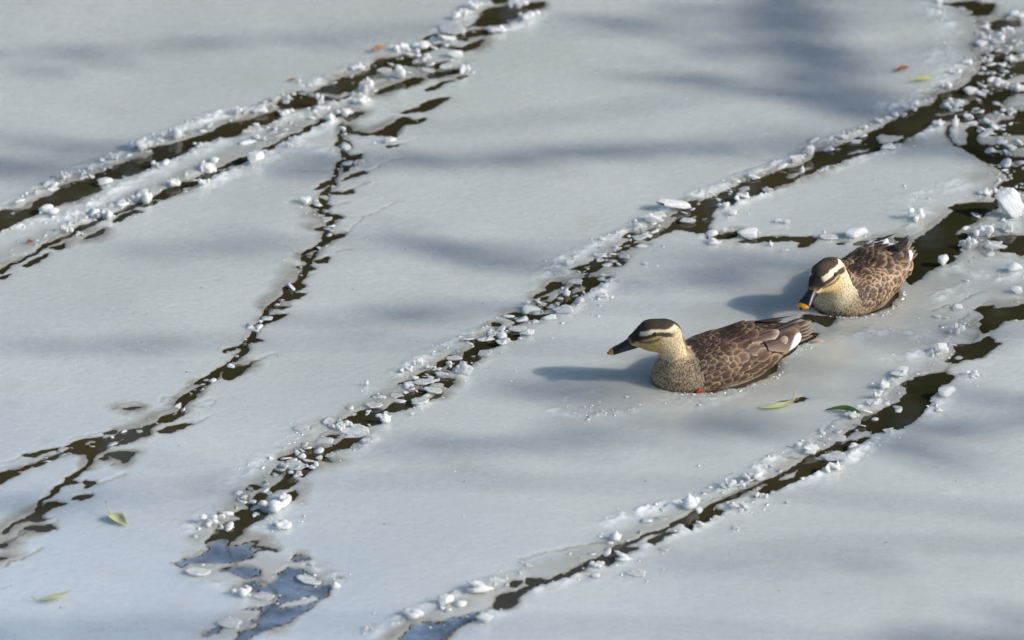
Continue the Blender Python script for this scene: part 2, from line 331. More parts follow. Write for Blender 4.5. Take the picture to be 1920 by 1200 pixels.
WATER_POLYS = parse('''
A: -420,1290 0,1125 60,1105 120,1060 200,1020 300,970 350,945 480,900 580,870 700,830 800,790 890,750 870,690 940,645 1060,655 1090,620 1160,625 1250,590 1330,555 1360,520 1420,480 1480,490 1600,450 1700,390 1760,335 1850,310 1990,250 1920,235 1800,270 1700,300 1600,330 1480,350 1370,370 1350,395 1420,425 1360,455 1280,480 1150,495 1080,525 990,535 980,565 900,605 820,645 740,665 640,690 560,720 470,760 520,770 440,805 330,850 330,880 270,910 180,935 100,940 40,935 0,960 -420,1120
A: 750,1190 830,1150 900,1110 940,1095 900,1130 860,1160 800,1180 | 1040,1040 1090,990 1160,965 1220,940 1270,955 1200,960 1170,990 1110,1010 1080,1030 | 1450,830 1520,780 1600,750 1700,700 1800,665 1900,635 1900,645 1780,690 1700,730 1600,780 1520,800 | 1290,895 1400,860 1330,890
a: 140,1050 190,1015 270,980 260,1000 200,1030 | 290,950 370,925 330,958 | -20,1115 0,1108 40,1096 30,1114 -20,1125
B: -20,985 60,960 150,920 230,870 290,830 330,815 400,800 490,760 560,748 650,745 720,722 770,680 850,645 960,640 1010,612 1060,570 1080,500 1040,520 950,560 830,600 740,615 640,625 540,660 500,700 440,735 380,765 300,800 200,812 100,828 -20,845
B: 1080,420 1110,400 1180,370 1250,350 1280,370 1340,390 1400,395 1420,410 1400,450 1410,490 1320,490 1230,500 1130,495 1080,470 1070,440
B: 1400,340 1480,300 1580,285 1660,270 1700,245 1650,230 1730,215 1800,195 1860,165 1920,140 1990,110 1990,150 1920,190 1840,235 1800,290 1720,310 1680,350 1600,370 1500,360 1420,350 | 1490,400 1560,415 1640,410 1690,385 1650,420 1570,435 1500,430
B: 180,1170 260,1165 340,1150 450,1095 540,1070 600,1050 500,1090 420,1130 340,1160 280,1190 220,1200 | 640,1000 720,960 790,935 780,960 700,990 650,1010 | 900,890 960,860 1040,835 1000,860 940,890 890,905 | 1150,755 1210,738 1160,768 | 1310,670 1360,653 1320,682 | 1440,590 1480,583 1470,607 1440,610
C: 250,600 360,535 520,515 650,485 760,455 850,410 900,400 860,440 760,470 700,510 640,520 600,570 500,600 480,630 330,650 280,680 200,720 190,760 120,790 0,830 -60,840 -60,730 20,715 110,710 200,665 290,630
C: 900,395 990,420 1080,440 1170,400 1280,360 1250,400 1180,440 1080,455 1010,445 920,420 | 740,370 790,325 880,315 990,300 1080,310 1150,285 1260,270 1330,280 1330,310 1240,325 1130,345 1110,375 1060,365 1030,335 960,320 890,335 800,345
C: 1130,245 1180,220 1230,195 1250,160 1270,110 1340,70 1430,60 1540,60 1680,35 1800,20 1830,40 1790,70 1700,90 1620,125 1560,160 1540,185 1470,180 1480,210 1400,230 1320,240 1280,240 1200,240 | 1370,0 1370,-60 1480,-60 1480,0 1450,25 1400,30 1360,15
C: 580,580 700,575 800,570 880,570 950,560 880,590 860,620 800,600 700,605 620,600 | 780,690 860,655 960,630 1050,625 1090,600 1090,640 1000,660 900,690 820,705 | 330,840 420,790 520,760 600,715 700,705 740,720 680,755 560,790 440,815 340,850 | 1040,700 1120,670 1130,690 1060,720 | 750,805 840,775 930,745 1000,735 900,765 840,800 770,820
C: 560,1010 640,980 740,935 860,890 980,880 900,920 820,960 740,1005 640,1010 580,1020 | 300,1210 400,1160 500,1090 560,1060 620,1080 600,1110 520,1140 470,1180 500,1210 400,1230 | 20,1070 80,1055 140,1010 190,1020 150,1045 60,1090 30,1090 | 680,1080 740,1068 720,1097 | 600,1103 690,1108 640,1120
D: 690,110 740,95 800,50 860,60 830,80 740,110 720,140 690,125 | 660,190 720,175 750,230 860,235 900,243 980,235 1060,205 1130,165 1190,130 1250,105 1310,125 1250,155 1180,185 1150,230 1150,275 1100,255 1010,247 900,254 800,248 730,250 690,225 | 1230,50 1330,10 1420,-10 1520,-20 1450,20 1360,45 1280,55
D: 620,335 690,305 740,350 750,375 700,375 640,360 | 690,460 740,440 790,445 850,435 780,480 770,520 750,570 700,580 720,530 680,500 | 770,620 870,590 890,597 800,630 | 640,660 750,630 660,672 | 490,700 560,670 600,675 530,710 500,735 450,745 | 390,895 460,870 510,850 545,855 510,880 560,900 530,925 460,920 | 535,965 600,980 660,1000 590,1020 560,1000 | 450,1095 520,1085 510,1120 470,1115 | 570,1180 620,1155 700,1150 640,1175 560,1215 530,1225 | 1090,360 1180,345 1110,372 | 580,763 680,774 780,750 770,770 680,785 600,777
E: 1000,60 1060,10 1150,0 1170,-10 1100,20 1050,50 960,110 880,140 800,180 860,137 940,102 | 790,205 830,190 880,200 850,240 810,235 | 930,240 1020,200 1010,250 960,255 | 770,290 860,280 900,310 860,320 810,300 | 640,480 700,450 770,430 810,460 760,490 680,510 640,525 | 600,590 660,550 720,525 790,540 750,570 680,590 | 360,825 440,770 520,735 640,722 560,770 470,805 | 340,920 360,908 370,935 430,950 390,960 340,945 | 120,1050 220,1010 330,938 250,1002 180,1037 | 530,653 650,653 600,668
F: 1280,250 1340,185 1360,235 1430,235 1520,215 1470,260 1400,310 1360,345 1300,330 1340,290 1300,270 1230,290 1180,310 1160,340 1190,355 1140,380 1050,385 1090,345 1150,310 1200,280 | 850,570 890,520 960,490 1080,460 1020,515 940,545 | 690,725 740,680 830,645 930,625 920,660 850,685 800,720 740,720 | 330,930 430,890 530,855 480,890 400,920 | 710,820 800,780 900,760 1000,740 920,775 830,805 740,825 | 400,608 490,595 555,592 520,612 460,620 | 190,1050 250,1030 230,1055 | 230,835 310,813 270,837
G: 600,420 700,390 800,360 910,350 840,370 740,400 720,430 800,430 900,390 920,370 1010,365 1050,320 1090,290 1200,265 1320,240 1360,225 1300,270 1320,315 1240,325 1150,350 1060,360 1010,390 930,430 920,465 840,485 740,475 660,465 690,440 640,430
G: 250,495 330,480 450,450 500,440 400,475 350,485 300,515 | -60,710 0,680 60,665 140,655 160,660 100,690 50,720 0,745 -60,760 | 1000,495 1080,480 1190,485 1130,525 1120,560 1090,525 | 540,785 590,745 640,735 700,740 640,755 580,775 | 770,738 840,745 820,775 790,790 800,765 | 650,890 720,860 790,850 770,880 720,900 | 220,1095 290,1045 370,985 440,940 500,928 560,930 490,955 400,1010 340,1050 400,1075 380,1090 290,1095 | 240,1160 290,1145 400,1150 460,1140 500,1165 400,1170 290,1175 | 600,705 640,680 700,655 770,630 700,665 650,690
g: -20,535 0,533 40,525 20,545 -20,555 | -20,630 50,627 20,642 -20,645
H: 1250,35 1340,20 1480,15 1540,40 1650,30 1640,80 1600,130 1450,130 1530,100 1450,90 1340,50 | 1560,220 1640,195 1740,180 1870,180 1850,220 1760,235 1680,260 1610,235
K: 0,590 30,510 130,500 280,440 410,400 560,330 640,300 740,235 850,150 1000,100 1110,90 1130,40 1200,-20 1330,-60 1420,-110 1500,-190 1560,-260 1540,-360 1600,-390 1760,-400 2560,-380 2560,900 1900,860 1780,860 1700,880 1640,910 1780,720 1740,690 1640,620 1560,590 1520,560 1400,490 1300,460 1230,340 1290,200 1230,225 1150,240 1060,270 960,330 880,370 800,410 740,430 600,490 480,520 330,560 230,590 100,630 40,660 0,700
k: 940,330 1050,300 1120,230 1200,160 1320,80 1270,50 1300,20 1420,10 1640,0 1700,-40 1640,60 1540,100 1500,150 1400,200 1340,240 1260,290 1330,300 1400,280 1350,380 1330,440 1260,530 1140,560 1020,640 960,690 900,730 860,640 880,400 960,380 1000,350
k: 1590,340 1680,310 1800,295 1920,310 2560,320 2560,460 1900,470 1870,440 1720,430 1700,410 1740,370 1780,350 1680,340 | -60,310 0,312 40,345 0,375 -60,370 | 400,370 460,345 530,345 530,380 430,385 | 610,320 680,325 700,345 630,335 | 780,315 850,325 810,345 | 240,365 290,363 260,374
J: 830,895 870,870 950,855 1090,835 1080,860 1050,890 970,900 870,900 | 1110,935 1160,905 1270,900 1380,885 1480,880 1600,885 1700,890 1740,885 1770,910 1740,945 1680,970 1630,970 1660,935 1580,910 1470,915 1330,920 1220,940 1130,945
J: 480,700 560,660 640,610 650,570 700,565 715,590 800,550 880,520 960,480 1050,465 1130,395 1180,380 1280,355 1400,320 1500,280 1640,245 1720,210 1760,160 1860,130 1750,125 1850,110 1980,70 1980,230 1880,230 1790,270 1700,320 1590,370 1480,400 1380,430 1300,480 1200,500 1130,510 1060,550 1030,590 960,590 880,610 850,670 800,700 850,720 820,750 780,790 800,830 780,860 680,840 580,820 500,820 460,800 500,770 560,690
J: 220,910 320,860 420,810 460,800 420,840 330,880 250,915 | 50,880 110,855 170,870 150,895 90,895 | 40,995 130,950 190,945 150,965 60,1000 | -20,1090 40,1060 20,1110 0,1150 -20,1150
L: 1300,200 1370,180 1430,200 1380,235 1330,220 | 1280,320 1340,290 1420,270 1440,280 1340,320 1290,335 | 1470,240 1600,170 1700,130 1740,140 1620,190 1520,235 | 820,505 900,490 980,460 1020,430 1090,395 1160,360 1230,375 1270,410 1280,450 1230,480 1140,480 1050,485 980,520 900,530 860,510 | 920,600 1000,580 1120,570 1160,575 1120,620 1060,650 960,660 930,630 | 590,660 640,630 720,625 740,650 680,690 610,690 | 720,860 760,780 820,740 900,715 990,660 960,700 860,760 820,800 760,850 | 490,830 560,810 640,815 640,845 580,860 520,850 | 220,930 300,905 400,900 420,920 520,925 620,910 580,940 480,960 330,965 290,950 | 120,990 180,985 200,1020 140,1010 | 240,1100 300,1070 365,1060 350,1110 280,1135 240,1130 | 490,760 560,710 640,690 560,732 | 550,782 600,758 570,788
M: 1110,385 1200,375 1280,365 1380,375 1340,425 1240,465 1140,480 1180,440 1130,410 | 1030,540 1070,490 1180,470 1240,465 1120,510 1180,540 1120,560 1090,590 1040,580 | 830,610 880,560 930,520 990,540 920,570 880,600 | 620,700 690,660 770,650 810,670 780,710 720,720 | 800,740 860,725 950,725 930,750 950,770 900,800 880,790 920,760 830,760 | 490,770 550,740 620,740 560,765 | 500,920 540,890 640,855 740,835 660,880 620,890 560,920 | 370,1010 440,985 510,950 610,930 590,970 500,990 420,1015 | 0,1095 80,1060 170,1000 330,1010 320,1060 280,1130 190,1145 80,1165 60,1125 | 740,920 840,853 780,904
N: 610,685 680,640 780,610 900,580 930,600 1000,590 1080,560 1180,525 1280,475 1320,475 1290,515 1180,570 1060,610 980,660 1040,690 990,690 920,660 860,690 800,710 740,700 690,720 670,690 | 530,825 600,770 660,775 690,790 620,800 570,820 | 800,800 820,770 880,760 840,800 810,830 | 580,950 600,890 680,880 740,870 690,920 640,945 | 300,955 340,910 400,920 420,940 360,970 | 680,990 720,975 745,1000 720,1035 690,1020 | 290,1090 340,1050 380,1060 350,1110 | 190,1160 300,1140 380,1165 480,1160 420,1200 330,1220 220,1200 | 1040,470 1140,463 1080,484
P: 660,70 740,30 860,30 950,65 900,110 800,160 720,215 700,250 640,300 600,330 560,350 700,345 820,330 880,310 870,350 800,380 790,400 850,420 820,450 720,470 640,495 560,505 450,500 380,495 270,510 180,545 120,520 240,480 400,440 480,380 420,330 470,290 520,200 600,160 700,130 780,100 | 550,570 640,550 780,550 910,575 850,620 780,650 700,620 640,590
P: 760,720 800,690 870,690 880,720 940,740 1060,650 1080,590 1160,560 1240,560 1320,590 1350,640 1380,690 1460,710 1540,700 1500,770 1440,830 1370,810 1290,810 1180,850 1060,880 1080,830 1050,790 920,780 840,760 | 940,890 1050,880 1080,920 1200,920 1320,900 1440,850 1510,780 1480,820 1360,910 1240,970 1100,1050 1000,1090 860,1130 790,1180 700,1240 640,1240 740,1140 860,1100 910,1060 900,1000 | 400,1170 450,1110 520,1090 530,1110 460,1140 | 1200,475 1230,450 1320,460 1330,480 1270,490 | 720,930 820,908 940,893 930,908 800,928 | 840,1040 910,1028 905,1048 | 860,383 940,378 1050,405 960,392
Q: 1500,210 1540,180 1640,160 1590,180 1660,195 1720,190 1800,170 1920,150 2560,130 2560,270 1900,270 1780,290 1700,300 1680,340 1600,380 1560,400 1530,360 1560,310 1600,250 1560,215 | 1290,515 1420,505 1540,490 1590,440 1640,460 1610,490 1700,490 1620,530 1560,590 1490,635 1400,640 1300,670 1250,660 1320,620 1310,570 | 500,1165 620,1130 700,1080 800,1040 880,960 910,880 980,840 960,810 1100,775 1210,765 1290,795 1230,840 1150,890 1160,930 1080,980 1070,1030 1060,1060 1000,1110 960,1160 900,1215 500,1215 | 840,870 880,840 950,820 900,860 860,880
R: 1420,310 1450,230 1540,190 1660,170 1730,110 1840,60 1860,-60 2000,-60 1960,150 1900,215 1800,280 1730,320 1690,310 1620,330 1540,345 1520,320 1440,320 | 1180,510 1240,470 1300,430 1380,430 1480,380 1490,385 1400,440 1340,440 1270,490 1300,510 1230,520 | 1080,545 1220,508 1200,527 | 840,740 860,680 930,620 940,600 1050,600 1130,610 1060,655 1000,690 900,740 830,770 | 1140,600 1220,598 1180,617 | 470,920 490,880 560,830 620,785 740,770 820,765 740,810 690,850 600,880 500,915 | -20,1055 160,1055 80,1100 0,1135 -20,1140
S: 1340,480 1400,470 1410,430 1490,385 1580,375 1690,385 1620,420 1540,470 1440,510 1400,535 | 1060,660 1130,610 1200,580 1290,570 1180,610 1090,670 | 630,830 650,770 720,710 800,685 870,705 930,705 870,750 800,770 720,830 660,860 | 340,940 370,905 460,890 440,910 390,930 | -20,995 60,985 150,1000 60,1010 -20,1020
U: 1240,700 1260,680 1310,680 1280,720 1255,735 | 1380,700 1400,660 1500,655 1590,665 1500,680 1420,695 | 1110,850 1150,800 1200,785 1270,795 1290,850 1220,890 1130,915 1100,920 1120,880 | 220,1215 280,1130 360,1060 440,1045 540,1060 640,1050 700,1010 780,1005 860,985 930,970 910,1010 820,1060 740,1090 690,1140 620,1215 560,1300 150,1300
k2: 340,985 360,920 380,880 480,900 490,910 440,940 400,980 | 380,800 420,785 600,800 580,830 540,860 500,830 430,820
V: 515,402 560,385 700,338 680,362 600,392 | 760,330 850,318 900,330 840,352 770,367
''')
ISLANDS = parse('''
K: 1130,110 1180,40 1250,10 1440,20 1450,60 1400,90 1250,130 1150,120 | 1230,320 1250,250 1300,180 1330,220 1470,250 1480,270 1400,300 1430,370 1440,440 1300,460 1240,400 | 1480,230 1540,170 1620,140 1720,160 1840,180 1850,200 1720,230 1640,280 1600,290 1560,260 1500,260 | 1470,390 1500,360 1700,350 2560,345 2560,440 1840,450 1720,440 1560,450 1500,420 | 1680,80 1740,30 1900,20 2560,60 2560,130 1830,140 1720,150 1690,130 | 1720,520 1800,480 1900,450 2560,480 2560,540 1860,560 1760,550 | 1640,280 1760,240 1880,225 1900,240 1700,275 | 1620,640 1700,600 1860,580 1900,610 1780,640 | 570,370 620,350 760,350 840,360 880,370 800,410 720,430 620,440 | 300,520 420,490 600,450 480,520 330,540 | 430,440 560,430 480,470 | 1070,165 1130,150 1230,150 1330,115 1370,130 1300,170 1180,185
H: 1480,440 1510,380 1600,300 1720,250 1900,220 2060,260 1840,300 1780,340 1690,420 1600,440 | 1750,520 1800,480 1920,430 2060,420 2060,500 1840,540 1770,540 | 1550,740 1640,670 1740,680 1860,640 2060,650 2060,700 1880,720 1840,800 1720,760 1640,750 | 1730,860 1830,800 2060,800 2060,900 1840,920 1740,890 | 1400,760 1460,740 1560,780 1640,790 1580,820 1440,815
J: 1010,515 1080,450 1140,420 1180,465 1120,510 1050,530 | 590,760 600,730 700,690 770,665 740,700 720,740 720,775 640,780 | 730,720 800,705 840,720 800,750 740,755 | 1440,345 1510,320 1600,310 1620,260 1660,245 1760,265 1680,300 1600,360 1530,375 | 1240,450 1370,430 1380,460 1300,490
k: 1510,410 1580,360 1660,345 1730,370 1700,420 1640,460 1560,460
N: 915,595 950,578 1000,590 980,607 930,610 | 850,690 890,668 940,670 920,692
A: 180,925 240,890 330,870 320,890 260,920
C: 350,650 480,620 480,640 360,675 | 790,345 830,330 860,340 820,360
G: 715,420 760,385 850,362 910,375 860,400 780,425
F: 1215,315 1250,280 1310,270 1338,292 1290,315
''')
HAIR = parse('''
D: 640,1000 800,1005 900,990 1000,950 1120,890 1240,860 | 890,595 1000,550 1120,490 1220,465 | 540,890 640,890 740,860 | 700,1150 800,1080 870,1010 | 200,580 500,590 650,570 | 780,750 880,690 | 1180,345 1380,300
E: 160,1190 320,1175 420,1125 560,1075 | 1100,160 1250,120 | 780,440 860,380 910,355 | 640,100 760,180 | 350,880 350,915 | 290,850 360,825 | 0,420 50,410
F: 1000,740 1200,660 | 1520,215 1760,115 | 850,570 950,600 930,625 | 860,515 800,500 730,510 730,550 | 1040,590 1150,540 1240,545 1200,575 1040,600 | 400,608 250,630
G: 0,575 130,540 250,495 | 280,590 400,520 560,490 660,465 | 840,770 1000,710 1140,660 | 820,830 760,880 | 400,1075 500,1060 530,1100 420,1140 | 1100,560 1000,600 | 620,365 900,300 | 500,440 600,420
g: 40,520 120,475 180,460 | 0,700 150,640 300,560 | 0,850 80,825 | 200,420 100,480 40,520 | 640,130 880,40
J: 270,940 310,1000 310,1040
'''.replace('| 640,...', '')) + parse('''
J: 1000,330 1200,270 1400,220 1520,185
R: 1080,320 1160,250 1330,180 | 760,580 870,600 | 1480,500 1380,600
Q: 1100,215 1300,150 1560,40 | 1330,320 1440,240
S: 0,770 200,730 480,680 620,685 | 1720,250 1500,300
U: 1880,350 1600,420 1300,470
B: 900,440 960,415 | 210,715 420,670
''')
BEIGE = [(px_, w_) for w_, block in ((13, '''
B: 280,1140 560,1010 800,860 1000,800 1200,700 1440,590 | 0,800 250,740 500,650 850,580 1060,480
A: 560,690 900,590 1300,440 | 100,1100 0,1160
L: 1000,500 1200,500 | 250,890 480,860 | 800,600 900,690
M: 30,1060 250,900 430,810 | 800,590 880,500 | 1100,360 1280,330 | 560,720 450,750
N: 640,650 900,450 1180,300 1400,170 | 320,930 560,790 | 820,900 780,1080 | 1100,650 1340,500
S: 800,620 1100,520 1340,440 | 200,960 400,880 600,760
R: 650,720 800,680 | 0,1000 400,880
'''), (22, '''
R: 1300,330 1400,280 | 500,830 300,940
Q: 800,960 700,1050 | 1250,460 1500,440 | 1100,700 1250,660
k: 800,310 1000,200 1280,90 | 1450,330 1650,470
K: 1500,740 1700,700 | 1300,1040 1150,1150
P: 420,260 600,140 760,50
''')) for px_ in parse(block)]
POOL = T(300, 950, 4.8, [(60, 600), (160, 400), (480, 250), (860, 400), (1300, 440), (1560, 500), (1720, 640), (1500, 800), (1000, 1100), (600, 1240), (150, 1240), (700, 850), (560, 690), (200, 660)])
# slushy rims: polyline, half width px, strength
SLUSH = [(p, w, s) for w, s, block in ((11, .95, '''
A: 0,920 250,800 450,690 600,630 960,490 1250,370 1560,240 1800,120 | 0,1150 300,1040 600,1000 1000,780 1300,600 1900,350 | 500,1120 900,980 1250,800 1560,690 1850,560
B: 120,720 380,600 690,530 900,500 1240,330 1500,220 | 330,850 700,740 1000,650 1500,500 1900,330 | 400,1190 850,1000 1300,740 1600,600
C: 480,440 780,400 | 860,280 1140,250 | 1100,120 1360,0 | 1300,270 1500,260 1800,120 | 250,760 60,860 200,920 | 0,650 250,600
J: 0,880 250,740 500,600 | 700,520 1000,430 1200,330 1500,220 1720,130 | 860,640 1060,570 1300,490 1600,370 1900,280 | 800,880 900,840 1200,860
K: 0,480 250,390 500,300 640,230 | 650,110 900,110 1060,40 | 0,720 200,640 700,460 900,380 1150,260
L: 550,580 720,440 1000,300 1250,200 1500,60 | 750,880 900,790 1090,740 1200,590
M: 480,680 640,580 950,400 1250,280 | 640,980 850,760 1100,600
R: 120,840 400,740 620,600 900,480 1200,280 1500,60 | 0,1140 250,1000 500,920 850,790 1150,660 1400,500 1700,340
Q: 560,1060 640,900 800,780 | 1000,1160 1080,1050 1220,950
S: 640,480 1000,390 1400,300 1800,140 | 60,1100 300,980 560,870 800,800 1200,600 1500,500 1800,340
U: 0,1150 350,970 650,840 960,730 1320,620 | 900,1010 1100,980
'''), (16, .55, '''
N: 130,880 440,720 750,500 1000,370 | 1000,700 1400,500 | 350,1000 700,1050
P: 250,180 480,60 | 900,220 1150,160 | 500,700 780,780 | 1300,560 1560,640
H: 1150,500 1300,300 1250,180 1100,60 | 1300,560 1200,700 | 950,880 1200,740
k: 900,200 1000,100 | 1300,600 1700,700 1900,600 | 1400,350 1560,250 1800,230 | 1150,850 1400,760
K: 850,950 1150,850 1350,800
Q: 300,450 700,400 1000,430 | 700,650 1200,550 1300,380
V: -900,300 -500,420 -100,250 100,130
D: 200,350 600,440 | 250,850 600,1000
''')) for p in parse(block)]
SLUSH += [([(1040, 770), (1100, 785), (1170, 775), (1230, 755), (1300, 745)], 9, .5), ([(1470, 665), (1530, 640), (1500, 655)], 8, .9),
          ([(1330, 738), (1420, 706), (1470, 682)], 5, .7), ([(1060, 760), (1060, 745), (1110, 735)], 3, .4)]

# ------------------------------------------------------------------ ground, water
EC, EA, EB = (0.0, 12.0), 9.0, 10.0
prof = [(.0, -.9), (.4, -.85), (.8, -.6), (.95, -.25), (1.0, -.03), (1.04, .12), (1.12, .35), (1.3, .55), (2, .8), (5, 1.0), (20, 1.2), (80, 1.5)]
V = []; NS = 96
for k, (r, z) in enumerate(prof):
    for i in range(NS):
        a = 2*math.pi*i/NS; j = 1 + (.04*math.sin(3*a)+.03*math.sin(7*a+1) if .9 < r < 2 else 0)
        V.append((EC[0]+EA*r*j*math.cos(a), EC[1]+EB*r*j*math.sin(a), z + (.06*math.sin(5*a+k) if r > 1.05 else 0)))
F = [(k*NS+i, k*NS+(i+1) % NS, (k+1)*NS+(i+1) % NS, (k+1)*NS+i) for k in range(len(prof)-1) for i in range(NS)]
tag(link('ground', np_mesh('ground', np.array(V), np.array(F)), GROUND), kind='structure')
V = [(EC[0], EC[1], 0)] + [(EC[0]+EA*1.06*math.cos(2*math.pi*i/NS), EC[1]+EB*1.06*math.sin(2*math.pi*i/NS), 0) for i in range(NS)]
F = [(0, i+1, (i+1) % NS+1) for i in range(NS)]
tag(link('water', np_mesh('water', np.array(V), np.array(F), smooth=False), WATER), kind='structure')

# ------------------------------------------------------------------ the ice cover as a height field
DUCKS = dict(front=dict(breast=(1231, 723), h=R(24.6), half=.155, wid=.078), rear=dict(breast=(1546, 588), h=R(49), half=.122, wid=.080))
for d in DUCKS.values():
    p = ground(*d['breast']); dr = Vector((-math.cos(d['h']), -math.sin(d['h']), 0)); d['dir'] = dr
    d['loc'] = p - dr*d['half']; d['loc'].z = 0
def grow(a, b, lim, f=1.22):
    out = []; st = abs(b-a); x = b; sgn = 1 if b > a else -1
    while abs(x) < 1e9 and (lim-x)*sgn > 0:
        st *= f; x += sgn*st; out.append(x)
    return out
xf = np.arange(-1.44, 1.4401, .0030); yf = np.arange(7.5, 11.45, .0058)
xs = np.array(grow(xf[1], xf[0], -8.4)[::-1] + list(xf) + grow(xf[-2], xf[-1], 8.4))
ys = np.array(grow(yf[1], yf[0], 3.2)[::-1] + list(yf) + grow(yf[-2], yf[-1], 20.8))
X, Y = np.meshgrid(xs, ys)                    # (ny,nx)
PX, PY = to_px(X, Y)
wx = X + (fbm(X*32, Y*32, 3, 1)-.5)*.016 + (fbm(X*110, Y*110, 2, 2)-.5)*.007
wy = Y + (fbm(X*32, Y*32, 3, 5)-.5)*.020 + (fbm(X*110, Y*110, 2, 6)-.5)*.009
BIG = 9.0
def window(P, mar):
    x0, x1 = P[:, 0].min()-mar, P[:, 0].max()+mar; y0, y1 = P[:, 1].min()-mar, P[:, 1].max()+mar
    i0, i1 = np.searchsorted(xs, (x0, x1)); j0, j1 = np.searchsorted(ys, (y0, y1))
    return slice(max(j0, 0), j1), slice(max(i0, 0), i1)
def seg_d(P, a, x, y, closed=True):
    n = len(P); d = np.full(x.shape, 1e9, np.float64); ins = np.zeros(x.shape, bool)
    for i in range(n if closed else n-1):
        ax, ay = P[i]; bx, by = P[(i+1) % n]
        ex, ey = bx-ax, by-ay; L = ex*ex+ey*ey+1e-12
        t = np.clip(((x-ax)*ex+(y-ay)*ey)/L, 0, 1)
        d = np.minimum(d, (x-ax-t*ex)**2+(y-ay-t*ey)**2)
        if closed and ay != by:
            cr = ((ay > y) != (by > y)) & (x < ex*(y-ay)/(by-ay)+ax); ins ^= cr
    d = np.sqrt(d)
    return np.where(ins, -d, d) if closed else d
D = np.full(X.shape, BIG)
def carve(P, warp=True):
    global D
    s = window(P, .09)
    x, y = (wx[s], wy[s]) if warp else (X[s], Y[s])
    if x.size: D[s] = np.minimum(D[s], seg_d(P, 0, x, y))
for p in WATER_POLYS: carve(ground_np(np.array(p)))
isl_id = np.full(X.shape, -1, int)
for k, p in enumerate(ISLANDS):
    P = ground_np(np.array(p)); s = window(P, .09)
    if X[s].size == 0: continue
    di = seg_d(P, 0, wx[s], wy[s])
    isl_id[s] = np.where(di < .004, k, isl_id[s])
    D[s] = np.maximum(D[s], -di)
RING = np.zeros(X.shape)
for nme, d in DUCKS.items():                  # the water line round each hull
    P = []
    for i in range(40):
        a = 2*math.pi*i/40; u = math.cos(a); v = math.sin(a)
        lx = d['half']*(.12 + .868*u); ly = d['wid']*1.0*v*(1-.08*u)*(1-.16*max(0, -u))
        q = d['loc'] + d['dir']*lx + Vector((d['dir'].y, -d['dir'].x, 0))*(-ly); P.append((q.x, q.y))
    P = np.array(P); carve(P); s = window(P, .06); RING[s] = np.maximum(RING[s], np.exp(-(np.maximum(seg_d(P, 0, wx[s], wy[s]), 0)/.016)**2))
SKY_SKIM = np.zeros(X.shape)  # where the pool's thin film gets the painted sky blue
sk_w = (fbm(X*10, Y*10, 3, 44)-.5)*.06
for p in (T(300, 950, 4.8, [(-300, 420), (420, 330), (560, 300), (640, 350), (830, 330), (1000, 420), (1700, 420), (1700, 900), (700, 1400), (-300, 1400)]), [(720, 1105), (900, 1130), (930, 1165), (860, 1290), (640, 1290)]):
    P = ground_np(np.array(p)); s = window(P, .1); SKY_SKIM[s] = np.maximum(SKY_SKIM[s], sstep(.02, -.025, seg_d(P, 0, X[s], Y[s]) + sk_w[s]))
ln2c = [(640, 235), (645, 300), (625, 350), (590, 390), (620, 420), (600, 470), (570, 500), (545, 545), (490, 600), (440, 680), (360, 740), (330, 780), (230, 820), (150, 840), (0, 890)]
for p, k in ((ln2c, .0029), ([(430, 1000), (470, 950), (560, 880), (680, 800), (800, 720), (900, 650), (1000, 590), (1080, 540), (1140, 480), (1220, 430)], .0045), ([(960, 1120), (1060, 1080), (1160, 1030), (1300, 968), (1450, 895), (1560, 838), (1650, 785)], .0045),
             ([(0, 512), (50, 484), (120, 450), (200, 405), (300, 368), (400, 318), (480, 288), (600, 228), (640, 215)], .0042), ([(10, 1000), (60, 960), (100, 925), (150, 880), (170, 850)], .0020)):
    P = ground_np(np.array(p)); s = window(P, .05); D[s] = np.minimum(D[s], seg_d(P, 0, wx[s]+(fbm(X[s]*14, Y[s]*14, 2, 90)-.5)*.03, wy[s], False) - k*1.7*(fbm(X[s]*22, Y[s]*22, 2, 91)-.22))
D -= .0016*(D < .05)
# strokes: slush rims, beige thin ice, hairline cracks
SL = np.zeros(X.shape); WET = np.zeros(X.shape); HL = np.zeros(X.shape)
def stroke(p, wpx, ax=1.0):
    P = ground_np(np.array(p)); c = np.array(p).mean(0); w = wpx*scale_at(*c)
    s = window(P, w*3+.02)
    return s, w, seg_d(P, 0, wx[s], wy[s], False)
for p, w, st in SLUSH:
    s, w, d = stroke(p, w*1.35); SL[s] = np.maximum(SL[s], st*(.30+.75*fbm(X[s]*7, Y[s]*7, 2, 80))*np.clip(1.25-d/(w*1.35), 0, 1))
for p, w in BEIGE:
    s, w, d = stroke(p, w*1.6); WET[s] = np.maximum(WET[s], .42*np.clip(1.25-d/w, 0, 1))
for p in HAIR:
    s, w, d = stroke(p, 2.3); HL[s] = np.maximum(HL[s], np.clip(1.6-d/w, 0, 1))
ln2c = [(640, 235), (645, 300), (625, 350), (590, 390), (620, 420), (600, 470), (570, 500), (545, 545), (490, 600), (440, 680), (360, 740), (330, 780), (230, 820), (150, 840), (0, 890)]
